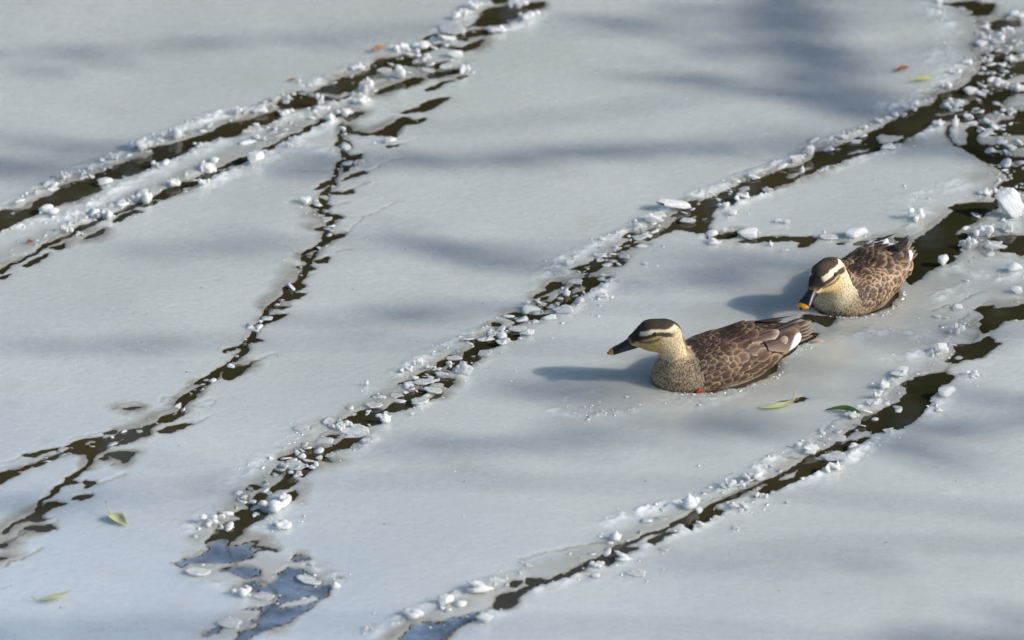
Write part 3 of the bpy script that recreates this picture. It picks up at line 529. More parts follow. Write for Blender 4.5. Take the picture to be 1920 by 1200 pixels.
BANDS = [([(385, 1010), (440, 960), (500, 900), (560, 862), (640, 805), (720, 755), (800, 715), (860, 670), (940, 620), (1010, 585), (1080, 540), (1150, 480), (1220, 425)], 30),
         ([(1290, 395), (1400, 345), (1500, 300), (1620, 245), (1720, 205)], 16), ([(800, 1165), (900, 1120), (1000, 1075), (1100, 1040), (1240, 985), (1340, 940), (1450, 885), (1560, 825), (1640, 770), (1720, 720), (1790, 660)], 26),
         ([(0, 400), (120, 345), (250, 290), (400, 240), (540, 185), (650, 150), (760, 110), (880, 55)], 15), ([(0, 480), (120, 430), (260, 370), (400, 305), (520, 250), (620, 205), (700, 170), (800, 120)], 18), (ln2c, 11), ([(1830, 30), (1880, 120), (1830, 200), (1900, 290), (1890, 400), (1800, 480)], 50)]
for p, w in BANDS:
    s, w, d = stroke(p, w*1.3); WET[s] = np.maximum(WET[s], (.20+.30*fbm(X[s]*16, Y[s]*16, 3, 70))*np.clip(1.6-1.2*d/w, 0, 1))
P = ground_np(np.array(POOL)); s = window(P, .1); WET[s] = np.maximum(WET[s], .33*sstep(.02, -.05, seg_d(P, 0, wx[s], wy[s])))
for d in DUCKS.values():                      # wet thin ice the ducks pushed through
    rx = (X-d['loc'].x)*d['dir'].x + (Y-d['loc'].y)*d['dir'].y; ry = -(X-d['loc'].x)*d['dir'].y + (Y-d['loc'].y)*d['dir'].x
    WET = np.maximum(WET, .36*sstep(1.35, .8, np.sqrt((rx/.30)**2+(ry/.16)**2)+(fbm(X*14, Y*14, 3, 9)-.5)*.5))
P = ground_np(np.array([(1000, 800), (1200, 620), (1460, 530), (1560, 455), (1750, 470), (2000, 460), (2000, 560), (1800, 660), (1640, 750), (1480, 810), (1250, 815)]))
s = window(P, .2); WET[s] = np.maximum(WET[s], (.10+.26*fbm(X[s]*7, Y[s]*7, 4, 60))*sstep(.10, -.10, seg_d(P, 0, X[s], Y[s])+(fbm(X[s]*6, Y[s]*6, 3, 61)-.5)*.12))
nz1 = fbm(X*38, Y*38, 3, 20); nz2 = fbm(X*95, Y*95, 3, 23); nz3 = fbm(X*9, Y*9, 2, 27); nz4 = fbm(X*230, Y*230, 2, 31)
Dp = np.maximum(D, 0)
ww = .0075 + .040*np.clip(nz3*3.2-1.55, 0, 1)
edge_wet = 1-sstep(ww*.25, ww*1.3, Dp)
WET = np.clip(np.maximum(np.maximum(WET, edge_wet*.62), .8*RING) + HL*.42, 0, 1)
auto = .18*(1-sstep(.010, .045, Dp))*sstep(.45, .62, nz3)
SLs = np.clip(np.maximum(SL, auto), 0, 1)
lump = np.clip((nz1*.55+nz2*.45-.36)*3.2, 0, 1.2)
SLh = SLs*lump
Hh = -.0045 + .0068*sstep(-.001, .006, D)
Hh += sstep(0, .010, D)*(SLh*(.0008 + .0050*nz2**1.5*2 + .0030*nz4) + .0004*SLs) - HL*.0015*sstep(0, .01, D)
Hh = np.where(D > BIG/2, .0023, Hh)
FROST = np.clip(SLh*1.1, 0, 1)*sstep(.0, .012, D)
WETf = np.clip(WET*(1-.85*FROST), 0, 1)
SKD = SKY_SKIM*sstep(.003, -.003, D)
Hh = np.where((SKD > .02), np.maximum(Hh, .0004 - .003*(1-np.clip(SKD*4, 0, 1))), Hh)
WETf = np.where(SKY_SKIM > .3, np.maximum(WETf, .75*np.exp(-((D-.002)/.0065)**2)*sstep(.42, .50, fbm(X*9, Y*9, 2, 50))), WETf)
def hz(x, y):
    j = int(np.clip(np.searchsorted(ys, y), 0, len(ys)-1)); i = int(np.clip(np.searchsorted(xs, x), 0, len(xs)-1)); return float(Hh[j, i])
# which sheet does each face belong to
def inside_poly(P, x, y):
    ins = np.zeros(x.shape, bool); n = len(P)
    for i in range(n):
        ax, ay = P[i]; bx, by = P[(i+1) % n]
        if ay == by: continue
        ins ^= ((ay > y) != (by > y)) & (x < (bx-ax)*(y-ay)/(by-ay)+ax)
    return ins
ln1 = [(-9e3, 4400), (-100, 445), (0, 415), (150, 340), (300, 280), (400, 250), (520, 195), (600, 170), (700, 130), (790, 95), (900, 45), (960, 20), (1010, 0), (1060, -40), (1500, -500)]
ln1b = [(-9e3, 4700), (-100, 530), (0, 510), (50, 480), (120, 450), (200, 405), (300, 370), (400, 320), (480, 290), (600, 230), (640, 215), (690, 160), (700, 130)]
ln2 = [(640, 215), (640, 235), (645, 300), (625, 350), (590, 390), (620, 420), (600, 470), (570, 500), (545, 545), (490, 600), (440, 680), (360, 740), (330, 780), (230, 820), (150, 840), (0, 890), (-100, 920), (-9e3, 6000)]
ln3 = [(-2e3, 9e3), (400, 1260), (445, 1195), (480, 1165), (512, 1135), (520, 1110), (500, 1095), (470, 1080), (450, 1070), (436, 1050), (420, 1010), (470, 950), (560, 880), (680, 800), (800, 720), (900, 650), (1000, 590), (1080, 540), (1140, 480), (1220, 430), (1280, 400), (1400, 340), (1500, 300), (1620, 240), (1700, 210), (1800, 150), (1850, 90), (1830, 20), (1830, -60), (2560, -500)]
lnJ = [(1290, 400), (1310, 425), (1380, 445), (1530, 447), (1620, 460), (1700, 465), (1800, 400), (1900, 340), (1980, 300), (9e3, -400)]
ln4 = [(-200, 9e3), (760, 1260), (850, 1180), (960, 1120), (1060, 1080), (1160, 1030), (1300, 970), (1450, 900), (1560, 840), (1650, 780), (1750, 720), (1820, 650), (1850, 600), (1980, 560), (9e3, -300)]
FAR = 590                                      # pixels above the frame still on the ice
fx = (PX[:-1, :-1]+PX[1:, 1:])/2; fy = (PY[:-1, :-1]+PY[1:, 1:])/2
below = lambda ln: inside_poly(ln + [(9e4, ln[-1][1]), (9e4, 9e4), (-9e4, 9e4), (-9e4, ln[0][1])], fx, fy)
sheet = np.full(fx.shape, 3)                                            # D centre
b1, b3, b4 = below(ln1), below(ln3), below(ln4)
sheet[~b1] = 0
polyB = inside_poly(ln1[:9] + ln1b[::-1], fx, fy); sheet[polyB & b1] = 1
polyC = inside_poly(ln1b[:11] + ln2, fx, fy); sheet[polyC & b1 & ~polyB] = 2
sheet[b3] = 4
polyG = inside_poly(lnJ + [(9e3, -900)] + ln3[:ln3.index((1280, 400)):-1], fx, fy) & b3; sheet[polyG] = 5
sheet[b4] = 6
ii = np.maximum(isl_id[:-1, :-1], isl_id[1:, 1:]); sheet = np.where(ii >= 0, 100+ii, sheet)
idx = np.arange(X.size).reshape(X.shape)
Q4 = np.stack([idx[:-1, :-1], idx[:-1, 1:], idx[1:, 1:], idx[1:, :-1]], -1)
hm = np.maximum.reduce([Hh[:-1, :-1], Hh[:-1, 1:], Hh[1:, 1:], Hh[1:, :-1]])
ell_in = (((X-EC[0])/EA)**2+((Y-EC[1])/EB)**2 < .985)[:-1, :-1]
keep = (hm > -.0040) & ell_in
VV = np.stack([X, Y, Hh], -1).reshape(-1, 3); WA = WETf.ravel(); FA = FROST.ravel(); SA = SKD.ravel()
SHEET_LABELS = {0: 'smooth grey ice sheet filling the top left corner above the upper channel', 1: 'narrow raised ice strip between the two parallel cracks at upper left',
 2: 'left hand ice sheet between the upper channel and the zigzag crack', 3: 'broad central ice sheet crossed by soft branch shadows',
 4: 'ice sheet that the two ducks are swimming through', 5: 'wedge of grey ice above the rear duck between dark channels', 6: 'smooth unbroken ice sheet filling the bottom right corner'}
def zone(px, py):
    if px > 1690 and py < 330: return 'in the top right broken water'
    if px < 560 and py < 490: return 'along the upper left channel'
    if px < 1060 and py < 250: return 'in the top edge channel'
    if px < 780 and py < 560: return 'along the narrow zigzag crack'
    if px < 420 and py < 1000: return 'in the left edge cracks'
    if px < 660 and py > 960: return 'around the blue bottom pool'
    if px > 1690 and py < 560: return 'in slush behind the rear duck'
    if px > 1560 and py > 560: return 'by the dark right edge channel'
    if px > 1250 and py > 790: return 'along the lower right channel'
    if px > 700 and py > 960: return 'along the bottom channel'
    if px > 1290 and py < 480: return 'in channel above the rear duck'
    if px > 900: return 'in the middle channel'
    return 'in the lower middle channel'
def components(mask):
    lab = np.zeros(mask.shape, int); par = [0]
    def find(a):
        while par[a] != a: par[a] = par[par[a]]; a = par[a]
        return a
    for j in range(mask.shape[0]):
        r = np.flatnonzero(np.diff(np.concatenate(([0], mask[j].astype(np.int8), [0]))))
        for a, b in zip(r[0::2], r[1::2]):
            up = np.unique(lab[j-1, a:b]) if j else np.array([0]); up = [find(k) for k in up if k]
            if up:
                k = min(up)
                for q in up: par[q] = k
            else: k = len(par); par.append(k)
            lab[j, a:b] = k
    return np.array([find(k) for k in range(len(par))])[lab]
for sid in np.unique(sheet[keep]):
    cmp_ = components(keep & (sheet == sid)); ids, cn = np.unique(cmp_[cmp_ > 0], return_counts=True)
    for k, c_ in zip(ids, cn):
        if c_ == cn.max(): continue
        if c_ < 40: keep[cmp_ == k] = False
        else: sheet[cmp_ == k] = 1000+int(sid)*500+k
zone_things = []
for sid in np.unique(sheet[keep]):
    q = Q4[keep & (sheet == sid)]
    if len(q) < 6: continue
    u, inv = np.unique(q, return_inverse=True)
    nm = 'ice_sheet' if sid < 100 else 'ice_floe'
    me = np_mesh(nm, VV[u], inv.reshape(-1, 4), attrs={'wet': WA[u], 'frost': FA[u], 'sky_skim': SA[u]})
    o = link(nm, me, ICE)
    if sid < 100: tag(o, SHEET_LABELS[int(sid)], 'ice sheet')
    else:
        c = np.array(to_px(VV[u][:, 0].mean(), VV[u][:, 1].mean())); zn = zone(*c)
        zone_things.append((o, c[0], 'thin flat ice floe', 'adrift ' + zn, 'thin ice floes ' + zn)); tag(o, 'x', 'ice floe')

# ------------------------------------------------------------------ ice lumps
def unit_grid(n, lo=-.72, hi=.72):
    a = np.linspace(lo, hi, n, dtype=np.float32); g = np.stack(np.meshgrid(a, a, a, indexing='ij'), -1); return g, (lo, lo, lo), (hi-lo)/(n-1)
def noise3(P, s, seed):
    out = np.zeros(P.shape[:-1], np.float32)
    for k in range(3):
        f = s*(1.9**k); a = .5**k
        out += a*(vnoise(P[..., 0]*f+P[..., 2]*f*.61, P[..., 1]*f-P[..., 2]*f*.47, seed+k) + vnoise(P[..., 1]*f+7, P[..., 2]*f+P[..., 0]*f*.33, seed+k+9) - 1)
    return out
def lump_mesh(kind, seed):
    rg = np.random.default_rng(seed); G, o, h = unit_grid(40)
    if kind == 'clump':
        d = None
        for i in range(rg.integers(8, 16)):
            c = rg.normal(0, 1, 3)*(.21, .18, .13); c[2] = abs(c[2])-.24; r = rg.uniform(.07, .21)
            e = ell(G, c, r*rg.uniform(.75, 1.3, 3)); d = e if d is None else smin(d, e, .05)
        d += noise3(G, 5, seed)*.055 + noise3(G, 13, seed+3)*.034
    elif kind == 'block':
        d = np.full(G.shape[:-1], -9., np.float32)
        for i in range(11):
            n = rg.normal(0, 1, 3); n /= np.linalg.norm(n); d = np.maximum(d, G@n.astype(np.float32) - rg.uniform(.24, .42))
        d += noise3(G, 4, seed)*.045 + noise3(G, 12, seed+3)*.014
    elif kind == 'shard':
        d = None
        for i in range(rg.integers(3, 6)):
            n = rg.normal(0, 1, 3)*(.6, .6, 1); n /= np.linalg.norm(n); o_ = rg.normal(0, 1, 3)*(.17, .15, .06); o_[2] -= .12
            q = (G-o_.astype(np.float32)); e = np.abs(q@n.astype(np.float32)) - rg.uniform(.035, .09)
            a_ = np.cross(n, [.3, .2, .9]); a_ /= np.linalg.norm(a_); b_ = np.cross(n, a_); k = rg.integers(4, 7); ph = rg.uniform(0, 6)
            for j in range(k):
                t = ph+6.2832*j/k; e = np.maximum(e, q@(a_*math.cos(t)+b_*math.sin(t)).astype(np.float32) - rg.uniform(.13, .36))
            d = e if d is None else smin(d, e, .02)
        d += noise3(G, 6, seed)*.022 + noise3(G, 15, seed+3)*.014
    elif kind == 'spike':
        d = rcone(G, (0, 0, -.35), (rg.uniform(-.1, .1), .0, .3), .33, .04, 1.2)
        d = smin(d, rcone(G, (.1, 0, -.35), (-.36, 0, -.12), .2, .04), .06); d = smin(d, rcone(G, (.1, 0, -.35), (.33, 0, -.1), .2, .08), .06)
        d += noise3(G, 6, seed)*.04 + noise3(G, 13, seed)*.016
    else:                                     # slab: flat tilted plate
        d = np.full(G.shape[:-1], -9., np.float32); t = rg.uniform(-.25, .25); n = np.array([t, -.25, 1]); n /= np.linalg.norm(n)
        d = np.maximum(np.abs(G@n.astype(np.float32)) - .10, d)
        for i in range(8):
            a = 2*math.pi*(i+rg.uniform(-.3, .3))/8; d = np.maximum(d, G@np.array([math.cos(a), math.sin(a), 0], np.float32) - rg.uniform(.33, .5))
        d += noise3(G, 4, seed)*.04 + noise3(G, 12, seed)*.012
    V, Q = surface_nets(d, o, h)
    V = V - [(V[:, 0].max()+V[:, 0].min())/2, (V[:, 1].max()+V[:, 1].min())/2, V[:, 2].min()]
    V = V/[np.ptp(V[:, 0]), np.ptp(V[:, 1]), np.ptp(V[:, 2])]
    me = np_mesh('ice_lump_'+kind, V, Q); me.materials.append(PLATE if kind == 'slab' else LUMP); return me
KINDS = {'c': [lump_mesh('clump', 100+i) for i in range(9)], 'b': [lump_mesh('block', 200+i) for i in range(5)],
         'p': [lump_mesh('spike', 300+i) for i in range(3)], 's': [lump_mesh('slab', 400+i) for i in range(6)], 'h': [lump_mesh('shard', 500+i) for i in range(10)]}
# px, py, width px, height px, kind, own label
LUMPS = '''263,273,46,27,c,large white snowy ice lump on the far rim of the upper left channel
327,251,29,27,c,round white lump at the narrow grey end of the upper left water
120,331,23,18,c,rounded white ice lump nearest the left edge on the channel's far rim
212,296,21,17,c|191,302,13,12,c
197,342,31,17,b,smooth white ice chunk jutting into the olive water at upper left
92,394,40,23,c,pair of joined white lumps on the near rim by the left edge
300,310,33,19,c|371,273,19,12,c|325,344,29,19,c
269,369,35,30,c,craggy upright ice cluster on the strip between two upper left cracks
198,400,33,25,c|125,431,27,19,c|227,379,17,12,c|385,317,20,15,c|354,354,25,12,s|383,346,23,16,c|154,325,17,13,c|168,318,14,10,c|150,440,16,10,c
479,298,35,28,b,isolated white cone shaped lump on grey ice below the upper strip
444,210,23,16,c|487,206,31,18,c|537,210,31,12,c|481,236,19,10,c|490,260,17,14,c
600,190,17,27,c,tall thin white lump at the right end of the brown water
619,223,20,18,c|642,212,33,20,c
561,152,8,12,p,tiny white ice peak on the far rim left of the orange leaf
687,163,31,31,c,tall crumbly ice heap below the dark water at top centre
669,125,30,16,c|753,90,31,20,c|790,86,35,18,c
838,73,31,18,b,smooth domed ice chunk midway down the top centre channel
855,31,19,17,b,bright faceted ice cube shaped chunk near the top edge
848,56,56,12,s|877,25,19,13,c|890,13,31,17,c|971,4,42,14,c|932,55,35,14,c|994,31,42,15,c
750,137,23,30,c,upright white lump with shaded right side amid floating plates
852,103,35,12,b|794,108,31,14,c|677,190,35,17,c|871,130,23,20,c|836,126,27,10,s|802,133,27,12,s|652,210,21,14,c|720,133,30,12,s
571,377,23,16,b|602,400,27,12,s|608,410,31,12,s|606,370,27,10,s|731,265,25,14,b|673,306,23,18,s|542,273,15,12,c|664,318,20,8,s|690,345,20,8,s
1839,81,27,16,b|1867,74,33,20,c|1907,81,22,13,c|1894,110,19,15,c|1773,162,26,18,c|1819,168,28,18,b,smooth rounded chunk floating off the ice edge below the green sliver leaf
1850,110,24,13,c|1813,116,24,14,c|1889,57,26,14,c|1905,28,33,16,c|1791,136,22,12,c|1867,155,33,14,c|1909,162,30,20,c|1756,3,22,10,c|1755,16,18,8,s
1787,195,40,22,c,white topped floe lump in the middle of the top right water
1814,215,19,14,c|1793,207,25,9,s|1791,228,15,25,p|1847,249,33,19,b,squat white lump at the left tip of a long pale floe
1891,207,31,15,c|1760,234,25,12,c|1618,242,21,9,c|1649,228,17,12,c|1700,203,28,10,c|1664,276,29,8,c|1580,258,24,7,c|1604,263,24,8,c
1891,382,54,60,b,biggest white ice block standing upright against the right edge
1717,404,33,29,c,crumbly white lump standing on smooth ice above the rear duck's tail
1847,361,29,13,c|1870,355,21,12,c
1842,434,40,29,c,sparkling ice cluster right of the dark wake behind the rear duck
1816,457,31,25,c|1891,428,17,23,c|1862,461,40,20,b|1768,490,21,23,b,lone wedge of ice on the edge of the rear duck's wake
1903,503,37,23,b|1905,545,25,17,b
1651,461,55,20,c,long white ice mound right behind the rear duck's back
1555,445,36,16,s|1605,438,44,18,b,low translucent ice block at the crack end above the rear duck
1793,619,33,23,c,glinting translucent lump left of the dark channel near the right edge
1770,612,19,9,s|1764,657,31,23,c|1687,701,42,19,b|1774,737,35,23,b,rounded clear ice lump on the right bank of the dark channel
1822,702,28,14,c|1655,722,26,22,c,white knob heading the ice ridge on the left bank of the dark channel|1647,742,22,20,h|1636,758,24,15,c
1670,722,30,18,s|1760,769,19,12,c|1758,595,15,7,c|1795,578,23,8,c|1775,597,12,6,c
1495,836,17,16,c|1518,842,31,23,c|1568,823,37,14,s|1560,877,31,23,c|1364,909,33,21,c,white lump on the smooth upper rim of the lower right channel
1414,894,42,13,c|1599,837,21,14,b|1564,857,52,11,s|1428,931,25,10,c|1380,948,31,16,c|1597,780,31,15,c|1666,811,24,10,c|1476,943,12,7,b|1545,826,24,12,s
1294,940,35,35,p,spiky white ice lump like a small crown on the lower right channel
1154,1005,25,23,p,pointed white ice tooth beside a brown gap in the bottom channel
1170,1047,33,17,b|1310,986,23,12,c|1381,990,17,9,b|1247,1030,24,11,s|1117,1081,17,10,b|1120,1060,30,9,c|1395,955,30,9,c|1193,1076,36,7,s
835,1127,33,25,b,smooth round white lump near the bottom edge left of centre
773,1152,45,19,c|900,1102,55,17,c|910,1158,37,26,b,white ice lump below the last dark gap at the bottom edge
975,1077,9,9,p|690,1180,20,10,c
723,783,24,24,p,small pyramid of ice standing at the end of a dark pool
829,700,27,15,b|871,693,33,23,b|796,718,42,20,s|812,735,36,24,s|788,756,36,20,s|702,760,33,16,s|744,743,27,13,s
773,777,9,9,b,tiny glinting ice bead at the foot of a long slab
942,643,26,17,c|988,625,31,14,c|925,625,22,18,s|783,681,21,12,c|762,695,25,14,c|808,690,20,9,c|910,663,30,10,s|852,670,30,9,s
653,797,21,16,c,pointed twin ice lump left of the pyramid shaped one
638,803,19,16,c|662,807,70,12,s|610,828,31,18,s|685,828,19,12,c|554,875,38,14,s|585,874,25,12,c|554,890,29,14,c|531,935,33,23,c,granular white heap at the round dark hole in the middle channel
510,947,58,18,c|619,856,21,9,s|500,925,30,10,s|566,805,30,9,s
1062,494,31,13,c|1125,477,29,13,c|1156,465,21,13,c|1062,546,17,18,p|1050,512,35,15,s|1079,529,27,22,s|1087,565,19,16,c|1056,583,42,14,s|1130,555,24,12,c|1142,529,21,10,c|987,569,17,10,c|1200,446,30,12,s|1198,429,31,14,c|1127,450,14,8,c|1010,570,30,9,s|1035,572,24,9,s|955,610,30,9,s|970,618,34,9,s
1264,385,60,27,b,large smooth white block overhanging the middle channel bend
1227,410,42,25,c|1518,287,17,21,b,upright white knob on the far rim of the upper right channel
1495,300,35,19,c|1439,355,21,12,c|1356,387,27,12,c|1335,437,23,18,b|1402,439,40,16,b,flat cornered ice block lying across the branch crack
1339,454,27,12,c|1445,457,11,13,p|1460,415,17,11,c|1475,417,14,12,c|1470,471,13,7,c|1375,341,13,12,c|1504,316,11,17,p|1390,372,32,10,c|1208,495,14,8,c|1290,415,30,14,s|1325,412,18,8,s|1395,355,22,13,s|1370,400,24,10,c
392,977,38,25,c,frosty white heap beside the brown water above the blue pool
529,985,38,20,c|450,1110,42,20,c|585,1060,12,10,c|629,1098,23,16,p|371,1073,45,12,s|495,1120,40,10,s|580,1085,50,20,s|430,1170,45,12,s|640,1085,18,10,s
687,720,9,13,b,tiny clear ice shard glinting on smooth ice beside the middle channel'''
for p in ((1095, 765), (1130, 772), (1120, 778), (1175, 745), (1075, 778)): LUMPS += '|%d,%d,9,6,c' % p
li = 0; lump_px = []
def add_lump(px, py, w, h, kind, label=None):
    global li
    if kind in 'cb' and not label and px > 640 and py > 250 and random.random() < .62: kind = 'h'
    s = scale_at(px, py); wd = w*s; dp = wd*random.uniform(.65, .95)
    Hr = max((h*s - .62*dp*SP)/CP, wd*.34) if kind != 's' else wd*random.uniform(.10, .17)
    base = ground(px, py + (Hr*.5*CP)/s); lst = KINDS[kind]
    o = link('ice_lump', lst[li % len(lst)]); li += 1
    o.location = (base.x, base.y, max(hz(base.x, base.y), -.002) - Hr*.10 - .0005)
    o.scale = (wd, dp, Hr*1.12)
    o.rotation_euler = (0, 0, random.choice((0, math.pi))+random.uniform(-.35, .35))
    zn = zone(px, py); lump_px.append((px, py, w))
    if label: tag(o, label, 'ice lump')
    else:
        flat = kind == 's'
        tag(o, 'x', 'ice lump')
        zone_things.append((o, px, 'small flat ice fragment' if flat else ('small white ice lump' if w < 24 else 'medium white ice lump'), ('lying ' if flat else '') + zn, ('flat ice fragments ' if flat else 'white ice lumps ') + zn))
for line in LUMPS.splitlines():
    for it in line.split('|'):
        f = it.split(',', 5)
        add_lump(float(f[0]), float(f[1]), float(f[2]), float(f[3]), f[4], f[5] if len(f) > 5 else None)
ORD = 'zero first second third fourth fifth sixth seventh eighth ninth tenth eleventh twelfth thirteenth fourteenth fifteenth sixteenth seventeenth eighteenth nineteenth twentieth'.split()
ORD += ['twenty-'+q for q in ORD[1:10]] + ['thirtieth'] + ['thirty-'+q for q in ORD[1:10]]
kinds_ = {}
for t_ in zone_things: kinds_.setdefault((t_[2], t_[3]), []).append(t_)
for (a_, b_), lst_ in kinds_.items():
    lst_.sort(key=lambda t: t[1])
    for k, t_ in enumerate(lst_):
        pre = '' if len(lst_) == 1 else ('leftmost ' if k == 0 else ('rightmost ' if k == len(lst_)-1 else ORD[k+1] + ' '))
        o_ = t_[0]; o_['label'] = pre + a_ + ('' if pre in ('', 'leftmost ', 'rightmost ') else ' from the left') + ' ' + b_; o_['group'] = t_[4]
# crumbs too many to count: one mesh
ico_v = []; bm = bmesh.new(); bmesh.ops.create_icosphere(bm, subdivisions=1, radius=1)
bm.verts.ensure_lookup_table(); icv = np.array([v.co[:] for v in bm.verts]); icf = np.array([[v.index for v in f.verts] for f in bm.faces]); bm.free()
cv = []; cf = []; nC = 0
def crumb(x, y, r):
    global nC
    z = hz(x, y)
    if z < -.001: return
    q = icv*(1+rng.normal(0, .34, (len(icv), 1)))*.85*[r*rng.uniform(.7, 2.0), r*rng.uniform(.7, 2.0), r*rng.uniform(.25, .75)]
    cv.append(q+[x, y, z+r*.05]); cf.append(icf+nC*len(icv)); nC += 1
for p, w, st in SLUSH:
    P = ground_np(np.array(p)); wm = w*scale_at(*np.array(p).mean(0))
    for a, b in zip(P[:-1], P[1:]):
        L = np.linalg.norm(b-a)
        for k in range(int(L*130*st)):
            t = rng.random(); q = a+(b-a)*t + rng.normal(0, 1, 2)*(wm*.8, wm*1.3)
            crumb(q[0], q[1], .0012+.0028*rng.random()**3)
for px, py, w in lump_px:
    for k in range(int(w*.25)):
        q = ground(px+rng.normal(0, w*.8), py+w*.15+rng.normal(0, w*.35)); crumb(q.x, q.y, .0011+.0026*rng.random()**3)
for d in DUCKS.values():
    for k in range(70):
        a = rng.uniform(.2, 2.6); q = d['loc'] + d['dir']*(d['half']*(.12+.95*math.cos(a))) + Vector((d['dir'].y, -d['dir'].x, 0))*(-(d['wid']*1.08+.004+abs(rng.normal(0, .010)))*math.sin(a))
        crumb(q.x, q.y, .001+.0026*rng.random()**2)
for cx, cy, sx, sy, n in ((1700, 370, 70, 30, 120), (1800, 560, 80, 50, 160), (1750, 620, 90, 50, 120), (1450, 480, 90, 25, 50), (1090, 770, 60, 14, 70), (1780, 130, 40, 60, 120), (1600, 900, 160, 60, 60),
                          (300, 420, 120, 30, 50), (900, 700, 60, 30, 40), (1690, 450, 50, 25, 50), (900, 300, 500, 200, 40), (400, 600, 350, 120, 25), (1000, 900, 350, 120, 25)):
    for k in range(n//3):
        q = ground(cx+rng.normal(0, sx), cy+rng.normal(0, sy)); crumb(q.x, q.y, .0010+.0020*rng.random()**2)
rv = []; rf = []; nR = 0
bm = bmesh.new(); bmesh.ops.create_icosphere(bm, subdivisions=2, radius=1); bm.verts.ensure_lookup_table()
sv = np.array([v.co[:] for v in bm.verts]); sf = np.array([[v.index for v in f.verts] for f in bm.faces]); bm.free()
def rubble(x, y, r):
    global nR
    q = sv.copy()
    for i in range(7):                        # cut flat facets into it
        n = rng.normal(0, 1, 3); n /= np.linalg.norm(n); t = rng.uniform(.35, .75); dd = q@n; q -= np.outer(np.maximum(dd-t, 0), n)
    q = q*[r*rng.uniform(.8, 2.0), r*rng.uniform(.8, 1.6), r*rng.uniform(.10, .38)]
    ax = rng.normal(0, .22, 2); q = q@np.array(Matrix.Rotation(rng.uniform(0, 6.28), 3, 'Z') @ Matrix.Rotation(ax[0], 3, 'X') @ Matrix.Rotation(ax[1], 3, 'Y')).T
    rv.append(q+[x, y, max(hz(x, y), .0)+r*.02]); rf.append(sf+nR*len(sv)); nR += 1
for bi, (p, w) in enumerate(BANDS):
    P = ground_np(np.array(p)); wm = w*scale_at(*np.array(p).mean(0)); den = {0: 105, 1: 45, 2: 35, 3: 55, 4: 45, 5: 40, 6: 130}[bi]
    for a, b in zip(P[:-1], P[1:]):
        for k in range(int(np.linalg.norm(b-a)*den)):
            q = a+(b-a)*rng.random() + rng.normal(0, 1, 2)*(wm*.45, wm*.9)
            rubble(q[0], q[1], .0045+.0105*rng.random()**2.0)
tag(link('ice_rubble', np_mesh('ice_rubble', np.concatenate(rv), np.concatenate(rf), smooth=False), PLATE), kind='stuff')
me = np_mesh('ice_crumbs', np.concatenate(cv), np.concatenate(cf), smooth=False)
m = Mat('ice_crumb'); CRUMB = m.set(Base_Color=(.64, .68, .68), Roughness=.22)
tag(link('ice_crumbs', me, CRUMB), kind='stuff')

# ------------------------------------------------------------------ ducks
def feather_mesh(name, mat, pointed=0.0, curve=.10, rows=9, colsn=7):
    V = []; UV = []
    for j in range(rows):
        t = j/(rows-1); v = 1-(1-t)**1.9 if not pointed else t
        if pointed: wv = math.sin(math.pi*.5*min(1, max(0, 1-v)**(.55+pointed)*1.15))*min(1, .40+v*3)
        else: wv = math.sqrt(max(0, 1-max(0, (v-.42)/.58)**2.1))*min(1, .5+v*1.3)
        wv = max(wv, .02)
        for i in range(colsn):
            u = -1+2*i/(colsn-1)
            V.append((v, u*wv*.5, -curve*(u*wv)**2*.8 - .05*v*v)); UV.append((i/(colsn-1), v))
    F = [(j*colsn+i, j*colsn+i+1, (j+1)*colsn+i+1, (j+1)*colsn+i)[::-1] for j in range(rows-1) for i in range(colsn-1)]
    me = bpy.data.meshes.new(name); me.from_pydata(V, [], F)
    uvl = me.uv_layers.new(name='UVMap')
    for lp in me.loops: uvl.data[lp.index].uv = UV[lp.vertex_index]
    for p in me.polygons: p.use_smooth = True
    me.materials.append(mat); me.flip_normals(); return me
FE = {k: feather_mesh(k+'_feather', mt, {'prim': .5, 'tail': .25}.get(k, 0), {'tert': .16, 'white_r': .16, 'white_l': .16, 'prim': .08}.get(k, .10)) for k, mt in FM.items()}

